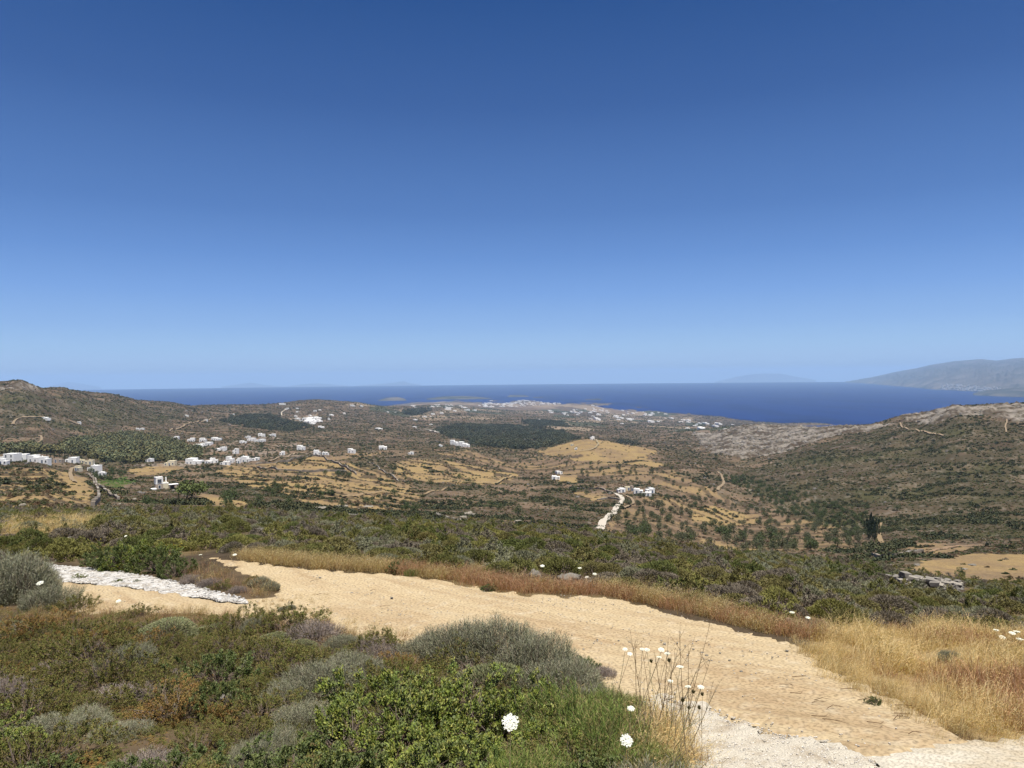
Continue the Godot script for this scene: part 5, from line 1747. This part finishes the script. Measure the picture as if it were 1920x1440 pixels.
	for z in zones:
		if z[0] != WOOD: continue
		var poly: PackedVector2Array = z[1]
		var lo := poly[0]
		var hi := poly[0]
		for q in poly:
			lo = lo.min(q); hi = hi.max(q)
		var mid := (lo.y + hi.y) * 0.5
		var near := mid < 1100.0
		var gap := 5.6 if near else 6.5
		if mid > 3000.0: gap = 11.0
		var places := []
		var cols := []
		var y := lo.y
		while y < hi.y and places.size() < 16000:
			var x := lo.x
			while x < hi.x:
				var p := Vector2(x + rng.randf_range(-0.5, 0.5) * gap, y + rng.randf_range(-0.5, 0.5) * gap)
				x += gap
				var ragged := 0.012 * p.y * (2.0 if not near else 0.8)
				if not pip(poly, p + Vector2(n_mid.get_noise_2d(p.x * 1.5, p.y * 1.5), n_mid.get_noise_2d(p.x * 1.5 + 99.0, p.y * 1.5) * 2.0) * ragged): continue
				var thin := n_mid.get_noise_2d(p.x * 0.6, p.y * 0.6)
				if rng.randf() < (0.05 if near else 0.24 + clampf(thin * 2.0 + 0.1, 0.0, 0.7)): continue
				var r := gap * rng.randf_range(0.5, 0.8)
				places.append(Transform3D(Basis(Vector3.UP, rng.randf() * TAU).scaled(Vector3(r, r * rng.randf_range(0.8, 1.2), r)), spot(p.x, p.y, r * (1.0 if near else 0.5))))
				cols.append(vary(Color(0.100, 0.100, 0.048) if near else Color(0.058, 0.062, 0.036), 0.4))
			y += gap
		if places.size() > 3:
			tag(many("pine_wood" if near else "dark_wood", wc[0], mats.matt, places, cols), "dense pine wood on the knoll behind the village" if near else "dark patch of woodland on the distant hills", "wood", "", "stuff")

# ------------------------------------------------------------------ buildings

var cube := BoxMesh.new()

func slab(called: String, parent: Node, lo: Vector3, hi: Vector3, mat: Material) -> MeshInstance3D:
	var g := Geo.new()
	g.box(lo, hi, Color.WHITE)
	return obj(called, g.mesh(), mat, parent)

func opening(called: String, parent: Node, at: Vector3, w: float, h: float, mat: Material, frame: Material, turned := false) -> void:
	# pane set in a proud frame on a front (or, turned, a side) face
	var g := Geo.new()
	g.box(Vector3(-w / 2, 0, -0.02), Vector3(w / 2, h, 0.03), Color.WHITE)
	var o := obj(called, g.mesh(), mat, parent)
	o.position = at
	if turned: o.rotation.y = PI / 2
	var f := Geo.new()
	f.box(Vector3(-w / 2 - 0.1, -0.1, 0.0), Vector3(-w / 2, h + 0.1, 0.09), Color.WHITE)
	f.box(Vector3(w / 2, -0.1, 0.0), Vector3(w / 2 + 0.1, h + 0.1, 0.09), Color.WHITE)
	f.box(Vector3(-w / 2, h, 0.0), Vector3(w / 2, h + 0.1, 0.085), Color.WHITE)
	f.box(Vector3(-w / 2, -0.1, 0.0), Vector3(w / 2, 0, 0.12), Color.WHITE)
	obj("frame", f.mesh(), frame, o)

func parapet(parent: Node, lo: Vector3, hi: Vector3, mat: Material) -> void:
	var g := Geo.new()
	var t := 0.25
	g.box(Vector3(lo.x - 0.02, hi.y, lo.z - 0.02), Vector3(hi.x + 0.02, hi.y + 0.35, lo.z + t), Color.WHITE)
	g.box(Vector3(lo.x - 0.02, hi.y, hi.z - t), Vector3(hi.x + 0.02, hi.y + 0.35, hi.z + 0.02), Color.WHITE)
	g.box(Vector3(lo.x - 0.02, hi.y, lo.z + t), Vector3(lo.x + t, hi.y + 0.34, hi.z - t), Color.WHITE)
	g.box(Vector3(hi.x - t, hi.y, lo.z + t), Vector3(hi.x + 0.02, hi.y + 0.34, hi.z - t), Color.WHITE)
	obj("roof", g.mesh(), mat, parent)

func house(px: float, row: float, wpx: float, hpx: float, label: String, group := "", wall := "white", turn := 0.0) -> Node3D:
	var p := found(px, row)
	var s := -p.z / FOCAL
	var w := wpx * s
	var h := maxf(hpx * s, 2.4)
	var o := base("house", p, turn)
	tag(o, label, "house", group)
	var dp := clampf(w * rng.randf_range(0.55, 0.8), 4.0, 11.0)
	var m: Material = mats[wall]
	var cut := rng.randf_range(0.5, 0.72)
	var flip := -1.0 if rng.randf() < 0.5 else 1.0
	# main block and a lower wing
	var xa := -w / 2 if flip > 0 else w / 2 - w * cut
	var lo := Vector3(xa, -2.0, -dp)
	var hi := Vector3(xa + w * cut, h, 0)
	slab("wall", o, lo, hi, m)
	parapet(o, lo, hi, m)
	var xb := xa + w * cut if flip > 0 else -w / 2
	var lo2 := Vector3(xb, -2.0, -dp * 0.85)
	var hi2 := Vector3(xb + w * (1.0 - cut), h * rng.randf_range(0.55, 0.8), rng.randf_range(-0.8, 1.2))
	slab("wing", o, lo2 + Vector3(0.004, 0, 0.003), hi2 - Vector3(0.004, 0, 0), m)
	parapet(o, lo2, hi2, m)
	var n := maxi(1, int(w * cut / 2.9))
	var floors := 2 if h > 5.2 else 1
	for fl in floors:
		for i in n:
			var x := xa + w * cut * (i + 0.5) / n
			if fl == 0 and i == 0:
				opening("door", o, Vector3(x, 0.05, 0), 1.0, 2.05, mats.shutter, mats.trim)
			else:
				opening("window", o, Vector3(x, 1.0 + fl * h / 2.0, 0), 1.0, 1.2, mats.glass, mats.trim)
	var n2 := maxi(1, int(w * (1.0 - cut) / 3.2))
	for i in n2:
		opening("window", o, Vector3(xb + w * (1.0 - cut) * (i + 0.5) / n2, 0.9, hi2.z), 0.9, 1.1, mats.glass, mats.trim)
	if rng.randf() < 0.5:
		slab("chimney", o, Vector3(xa + 0.5, h, -dp * 0.6), Vector3(xa + 1.0, h + 1.1, -dp * 0.6 + 0.5), m)
	return o

func build_houses() -> void:
	mats.white = plain(Color(0.72, 0.71, 0.68), 0.9, 0.2)
	mats.cream = plain(Color(0.58, 0.52, 0.38), 0.9, 0.2)
	mats.stone = plain(Color(0.34, 0.28, 0.22), 0.95, 0.2)
	mats.glass = plain(Color(0.06, 0.07, 0.09), 0.15, 0.5)
	mats.shutter = plain(Color(0.10, 0.13, 0.18), 0.6, 0.4)
	mats.trim = plain(Color(0.55, 0.54, 0.51), 0.8, 0.3)
	# the villa: a two-storey cube on a stone base, with a lower garage wing
	var p := found(306, 917)
	var s := -p.z / FOCAL
	var v := base("villa", p, 0.72)
	tag(v, "two storey white villa on a stone base with garage wing", "house")
	var a := 12.5 * s
	var low := 10.0 * s
	var top := 21.5 * s
	slab("wall", v, Vector3(-a, low, -a), Vector3(0.0, top, 0), mats.white)
	slab("base", v, Vector3(-a - 0.003, -2.0, -a - 0.003), Vector3(0.003, low, 0.003), mats.stone)
	parapet(v, Vector3(-a, 0, -a), Vector3(0, top, 0), mats.white)
	opening("window", v, Vector3(-a * 0.5, low + 0.5, 0), a * 0.55, (top - low) * 0.6, mats.glass, mats.trim)
	opening("window", v, Vector3(0, low + 0.6, -a * 0.45), a * 0.24, (top - low) * 0.5, mats.glass, mats.trim, true)
	opening("window", v, Vector3(-a * 0.5, 0.4, 0.003), a * 0.3, low * 0.6, mats.glass, mats.white)
	opening("door", v, Vector3(0.003, 0.2, -a * 0.45), a * 0.22, low * 0.65, mats.shutter, mats.white, true)
	slab("terrace", v, Vector3(-a * 1.7, -2.0, -a * 0.4), Vector3(-a - 0.01, low * 0.3, a * 0.45), mats.white)
	slab("rear_wing", v, Vector3(0.01, -2.0, -a * 1.7), Vector3(a * 0.9, low * 0.92, -a * 0.45), mats.cream)
	parapet(v, Vector3(0.01, 0, -a * 1.7), Vector3(a * 0.9, low * 0.92, -a * 0.45), mats.white)
	slab("chimney", v, Vector3(a * 0.75, low * 0.5, -a * 1.6), Vector3(a * 0.9, top - 0.4, -a * 1.45), mats.white)
	# an open garage: back, two sides and a divider, the front left free
	slab("garage", v, Vector3(a * 0.91, -2.0, -a * 0.9), Vector3(a * 2.2, low * 0.62, -a * 0.8), mats.stone)
	slab("garage", v, Vector3(a * 0.91, -2.0, -a * 0.798), Vector3(a * 1.0, low * 0.62, -a * 0.1), mats.stone)
	slab("garage", v, Vector3(a * 1.65, -2.0, -a * 0.798), Vector3(a * 2.2, low * 0.62, -a * 0.1), mats.stone)
	slab("garage_roof", v, Vector3(a * 0.88, low * 0.62, -a * 0.95), Vector3(a * 2.25, low * 0.7, -a * 0.06), mats.white)
	# the farm beside the pale lane
	var farm := "white farm at the end of the pale lane"
	house(1166, 924, 14, 7, "small white farmhouse with dark door at the head of the pale lane", "", "white", 0.2)
	house(1197, 926, 17, 8, "white farmhouse block with a lower wing beside the cypress", "", "white", -0.2)
	house(1212, 931, 18, 6, "long low white outbuilding in front of the farm", "", "white", -0.25)
	house(1220, 925, 16, 8, "white chapel like block at the end of the farm", "", "white", 0.15)
	slab_thing(1179, 920, 13, 6, "golden yard wall of the farm", "cream")
	slab_thing(1186, 921, 4, 9, "square stone tower at the farm", "stone")
	house(1050, 889, 12, 5, "white roofed shed behind the golden yard", "", "white", 0.5)
	house(1042, 899, 15, 5, "low white farm building beside the golden yard", "", "white", -0.1)
	# the white block on the rise, stepping down
	for f in [[850, 834, 13, 8], [861, 836, 14, 7], [872, 838, 14, 6]]:
		house(f[0], f[1], f[2], f[3], "white block of the stepped building on the wooded rise", "stepped white building on the rise", "white", -0.2)
	house(827, 838, 7, 4, "tiny white hut on the rise", "", "white", 0.3)
	house(718, 843, 15, 6, "isolated white house above the golden terraces", "", "white", 0.15)
	house(658, 849, 13, 7, "isolated white house with pale roof on the brown hill", "", "white", -0.2)
	house(1111, 825, 8, 6, "white chapel on the top of the golden hill", "", "white", 0.2)
	house(1080, 844, 5, 4, "white water tank house on the golden hill", "", "white", 0.0)
	house(1073, 836, 6, 3, "little white hut on the flank of the golden hill", "", "cream", 0.0)
	# village
	for f in [[12, 867, 30, 15], [36, 864, 24, 11], [62, 867, 24, 12], [82, 869, 17, 11], [132, 868, 20, 9], [4, 872, 16, 10]]:
		house(f[0], f[1], f[2], f[3], "white house in the row at the top of the brown slope", "village row above the brown slope", "white", rng.randf_range(-0.25, 0.25))
	house(107, 868, 16, 6, "low grey building between the white village rows", "", "stone", 0.1)
	house(173, 886, 21, 12, "white house with two dark windows standing among trees", "", "white", -0.15)
	house(190, 894, 10, 4, "small white shed below the house among trees", "", "white", 0.1)
	for f in [[152, 869, 12, 6], [166, 871, 14, 7], [144, 884, 9, 9]]:
		house(f[0], f[1], f[2], f[3], "tan walled house at the foot of the pine wood", "tan houses at the foot of the wood", "cream", rng.randf_range(-0.2, 0.2))
	house(318, 873, 18, 8, "pale yellow house with two dark windows below the wood", "", "cream", 0.1)
	house(361, 871, 28, 10, "long white house with a row of dark openings below the wood", "", "white", -0.08)
	for f in [[278, 866, 12, 5], [389, 870, 11, 5], [401, 869, 14, 9], [421, 872, 17, 4], [430, 868, 14, 11], [446, 869, 8, 9], [459, 867, 16, 10], [479, 864, 13, 5], [441, 851, 9, 9], [412, 845, 18, 6]]:
		house(f[0], f[1], f[2], f[3], "white house in the village by the cypresses", "village houses by the cypresses", "white", rng.randf_range(-0.3, 0.3))
	for f in [[370, 838, 18, 4], [384, 835, 20, 5], [358, 828, 13, 6], [380, 828, 12, 6], [404, 826, 17, 5], [327, 825, 14, 6], [310, 828, 8, 5], [463, 822, 9, 4], [470, 827, 14, 5], [490, 819, 12, 6], [509, 818, 10, 4], [485, 829, 18, 5], [455, 831, 12, 4], [262, 818, 8, 3], [283, 821, 18, 4], [344, 846, 8, 4]]:
		house(f[0], f[1], f[2], f[3], "white house on the slope behind the village", "houses on the slope behind the village", "white", rng.randf_range(-0.3, 0.3))
	for f in [[563, 844, 14, 8], [529, 853, 9, 6], [594, 853, 12, 8], [609, 853, 12, 4]]:
		house(f[0], f[1], f[2], f[3], "white house at the corner of the golden terraces", "houses above the golden terraces", "white", rng.randf_range(-0.2, 0.2))
	for f in [[497, 752, 9, 3], [529, 759, 12, 3], [537, 768, 7, 3], [435, 779, 7, 3], [385, 790, 6, 3], [258, 806, 6, 3], [265, 806, 8, 3], [617, 788, 4, 4], [350, 781, 6, 3], [147, 794, 6, 3], [83, 786, 14, 3], [660, 762, 8, 3], [678, 763, 6, 3], [590, 772, 5, 3], [812, 778, 7, 3], [828, 776, 6, 3], [840, 769, 12, 5], [875, 770, 10, 3], [890, 771, 8, 3], [1010, 788, 6, 2], [770, 852, 10, 3], [985, 826, 5, 2], [1306, 797, 5, 2], [1360, 806, 7, 2]]:
		house(f[0], f[1], f[2], f[3], "lone white house on the distant hills", "lone houses on the distant hills", "white", rng.randf_range(-0.3, 0.3))
	# hill hamlet, plain and harbour town: each house a single small block
	var far := Geo.new()
	far.box(Vector3(-0.5, -0.6, -0.5), Vector3(0.1, 1.0, 0.5), Color.WHITE)
	far.box(Vector3(0.1, -0.6, -0.45), Vector3(0.5, 0.7, 0.4), Color.WHITE)
	far.box(Vector3(-0.35, 0.2, 0.5), Vector3(-0.2, 0.55, 0.52), Color(0.15, 0.17, 0.22))
	var fm := far.mesh()
	var town_mat := dyed(0.9, 0.2, 0.0, Color(0.72, 0.70, 0.67))
	var specs := [[[563, 790, 575, 785, 595, 784, 602, 789, 592, 796, 575, 795], 34, 13.0, "tiny white house of the hamlet on the hill", "hamlet on the hill"],
		[[895, 762, 905, 752, 950, 747, 1000, 750, 1060, 752, 1055, 758, 980, 762, 920, 764], 150, 17.0, "tiny white house of the harbour town by the sea", "harbour town houses"],
		[[1020, 770, 1130, 762, 1250, 775, 1300, 790, 1390, 797, 1360, 805, 1240, 800, 1120, 792, 1030, 780], 95, 17.0, "tiny white house scattered on the coastal plain", "houses on the coastal plain"],
		[[760, 762, 860, 760, 890, 772, 830, 775, 770, 768], 18, 15.0, "tiny white house on the hills before the bay", "houses on the hills before the bay"],
		[[360, 800, 560, 765, 800, 775, 900, 800, 640, 815, 420, 815], 20, 8.0, "tiny white house scattered over the middle hills", "houses over the middle hills"]]
	for sp in specs:
		var poly := outline(sp[0])
		var lo := poly[0]
		var hi := poly[0]
		for q in poly:
			lo = lo.min(q); hi = hi.max(q)
		var made := 0
		var tries := 0
		while made < sp[1] and tries < 12000:
			tries += 1
			var q := Vector2(rng.randf_range(lo.x, hi.x), rng.randf_range(lo.y, hi.y))
			if not pip(poly, q): continue
			var at := spot(q.x, q.y)
			if at.y < 3.0: continue
			made += 1
			var o := obj("town_house", fm, town_mat)
			o.position = at
			o.rotation.y = rng.randf_range(-0.6, 0.6)
			var z: float = sp[2] * rng.randf_range(0.6, 1.3)
			o.scale = Vector3(z * rng.randf_range(0.9, 1.8), z * rng.randf_range(0.35, 0.6), z)
			tag(o, sp[3], "house", sp[4])
	# specks of a town below the far mountains
	var places := []
	var cols := []
	for i in 520:
		var px := rng.randf_range(1765, 1965)
		var front := lerpf(14200.0, 11900.0, (px - 1760.0) / 90.0) if px < 1850.0 else lerpf(11900.0, 10600.0, (px - 1850.0) / 70.0)
		var dist := front * (1.002 + 0.05 * pow(rng.randf(), 2.5))
		var y := 760.0 * pow((dist - front) / (22000.0 - front), 0.8) + 6.0
		places.append(Transform3D(Basis.IDENTITY.scaled(Vector3(26, 10, 20) * rng.randf_range(0.5, 1.2)), Vector3((px - 960.0) / FOCAL * dist, y, -dist)))
		cols.append(Color(0.5, 0.48, 0.46))
	tag(many("far_town", fm, mats.bark, places, cols), "white specks of a coast town below the island mountains", "town", "", "stuff")

func slab_thing(px: float, row: float, wpx: float, hpx: float, label: String, mat: String) -> void:
	var p := found(px, row)
	var s := -p.z / FOCAL
	var o := base("outbuilding", p, 0.1)
	tag(o, label, "building")
	slab("wall", o, Vector3(-wpx * s * 0.5, -1.5, -3.0), Vector3(wpx * s * 0.5, hpx * s, 0), mats[mat])
	parapet(o, Vector3(-wpx * s * 0.5, 0, -3.0), Vector3(wpx * s * 0.5, hpx * s, 0), mats[mat])
	opening("door", o, Vector3(0, 0.05, 0), 1.0, 2.0, mats.shutter, mats.trim)

func _ready() -> void:
	var t0 := Time.get_ticks_msec()
	rng.seed = 20
	# camera
	look_ahead = Vector3(0, -sin(TILT), -cos(TILT))
	var flat_up := Vector3(0, cos(TILT), -sin(TILT))
	look_right = (Vector3.RIGHT * cos(ROLL) - flat_up * sin(ROLL)).normalized()
	look_up = look_right.cross(look_ahead).normalized()
	var cam := Camera3D.new()
	cam.name = "camera"
	cam.fov = rad_to_deg(2.0 * atan(720.0 / FOCAL))
	cam.near = 0.1
	cam.far = 90000.0
	cam.transform = Transform3D(Basis(look_right, look_up, -look_ahead), EYE)
	add_child(cam)
	cam.current = true
	# sky: clear air, one colour for each height
	var heights := [0.0, 1.2, 2.3, 4.0, 6.45, 9.2, 12.5, 20.2, 27.2, 45.0, 90.0]
	var blues := [Vector3(0.46, 0.62, 0.86), Vector3(0.42, 0.60, 0.86), Vector3(0.37, 0.575, 0.85), Vector3(0.28, 0.475, 0.82), Vector3(0.195, 0.377, 0.765), Vector3(0.132, 0.285, 0.65), Vector3(0.088, 0.207, 0.518), Vector3(0.040, 0.115, 0.346), Vector3(0.018, 0.077, 0.266), Vector3(0.013, 0.058, 0.215), Vector3(0.010, 0.048, 0.185)]
	var im := Image.create(8, 1024, false, Image.FORMAT_RGBF)
	for y in 1024:
		var e := 90.0 - (y + 0.5) / 1024.0 * 180.0
		var c := Vector3(0.46, 0.62, 0.86)
		if e >= 0.0:
			var k := 0
			while k < heights.size() - 2 and e > heights[k + 1]:
				k += 1
			c = (blues[k] as Vector3).lerp(blues[k + 1], (e - heights[k]) / (heights[k + 1] - heights[k]))
		for x in 8:
			im.set_pixel(x, y, Color(c.x / 1.8, c.y / 1.8, c.z / 1.8))
	var pan := PanoramaSkyMaterial.new()
	pan.panorama = ImageTexture.create_from_image(im)
	var sky := Sky.new()
	sky.sky_material = pan
	var env := Environment.new()
	env.background_mode = Environment.BG_SKY
	env.sky = sky
	env.tonemap_mode = Environment.TONE_MAPPER_LINEAR
	env.tonemap_exposure = 1.8
	env.sdfgi_enabled = true
	env.ssao_enabled = true
	env.ssil_enabled = true
	env.fog_enabled = true
	env.fog_density = 0.000042
	env.fog_light_color = lin(0.44, 0.66, 1.0)
	var we := WorldEnvironment.new()
	we.name = "world_environment"
	we.environment = env
	add_child(we)
	var sun := DirectionalLight3D.new()
	sun.name = "sun"
	sun.light_energy = 1.6
	sun.light_angular_distance = 0.53
	sun.light_color = lin(1.0, 0.96, 0.89)
	sun.shadow_enabled = true
	add_child(sun)
	sun.look_at_from_position(Vector3.ZERO, -TO_SUN, Vector3.FORWARD)
	# the land
	tex_soil = grain(71, 0.03, 0.72, 1.2)
	tex_sand = grain(72, 0.05, 0.70, 1.2)
	tex_grit = grain(73, 0.09, 0.55, 1.3)
	lay_land()
	lay_outlines()
	map_zones()
	set_marks()
	print("zones ", Time.get_ticks_msec() - t0)
	build_ground()
	print("ground ", Time.get_ticks_msec() - t0)
	build_tracks()
	print("tracks ", Time.get_ticks_msec() - t0)
	build_sea()
	build_islands()
	print("islands ", Time.get_ticks_msec() - t0)
	make_kinds()
	mats.white_stone = dyed(0.9, 0.2, 0.0, Color(0.60, 0.56, 0.49))
	print("kinds ", Time.get_ticks_msec() - t0)
	build_houses()
	build_lanes()
	build_walls()
	build_rocks()
	print("built ", Time.get_ticks_msec() - t0)
	plant_trees()
	scatter_scrub()
	print("far ", Time.get_ticks_msec() - t0)
	plant_slope()
	print("slope ", Time.get_ticks_msec() - t0)
	plant_undergrowth()
	plant_bank()
	plant_grass()
	plant_flowers()
	print("near ", Time.get_ticks_msec() - t0)
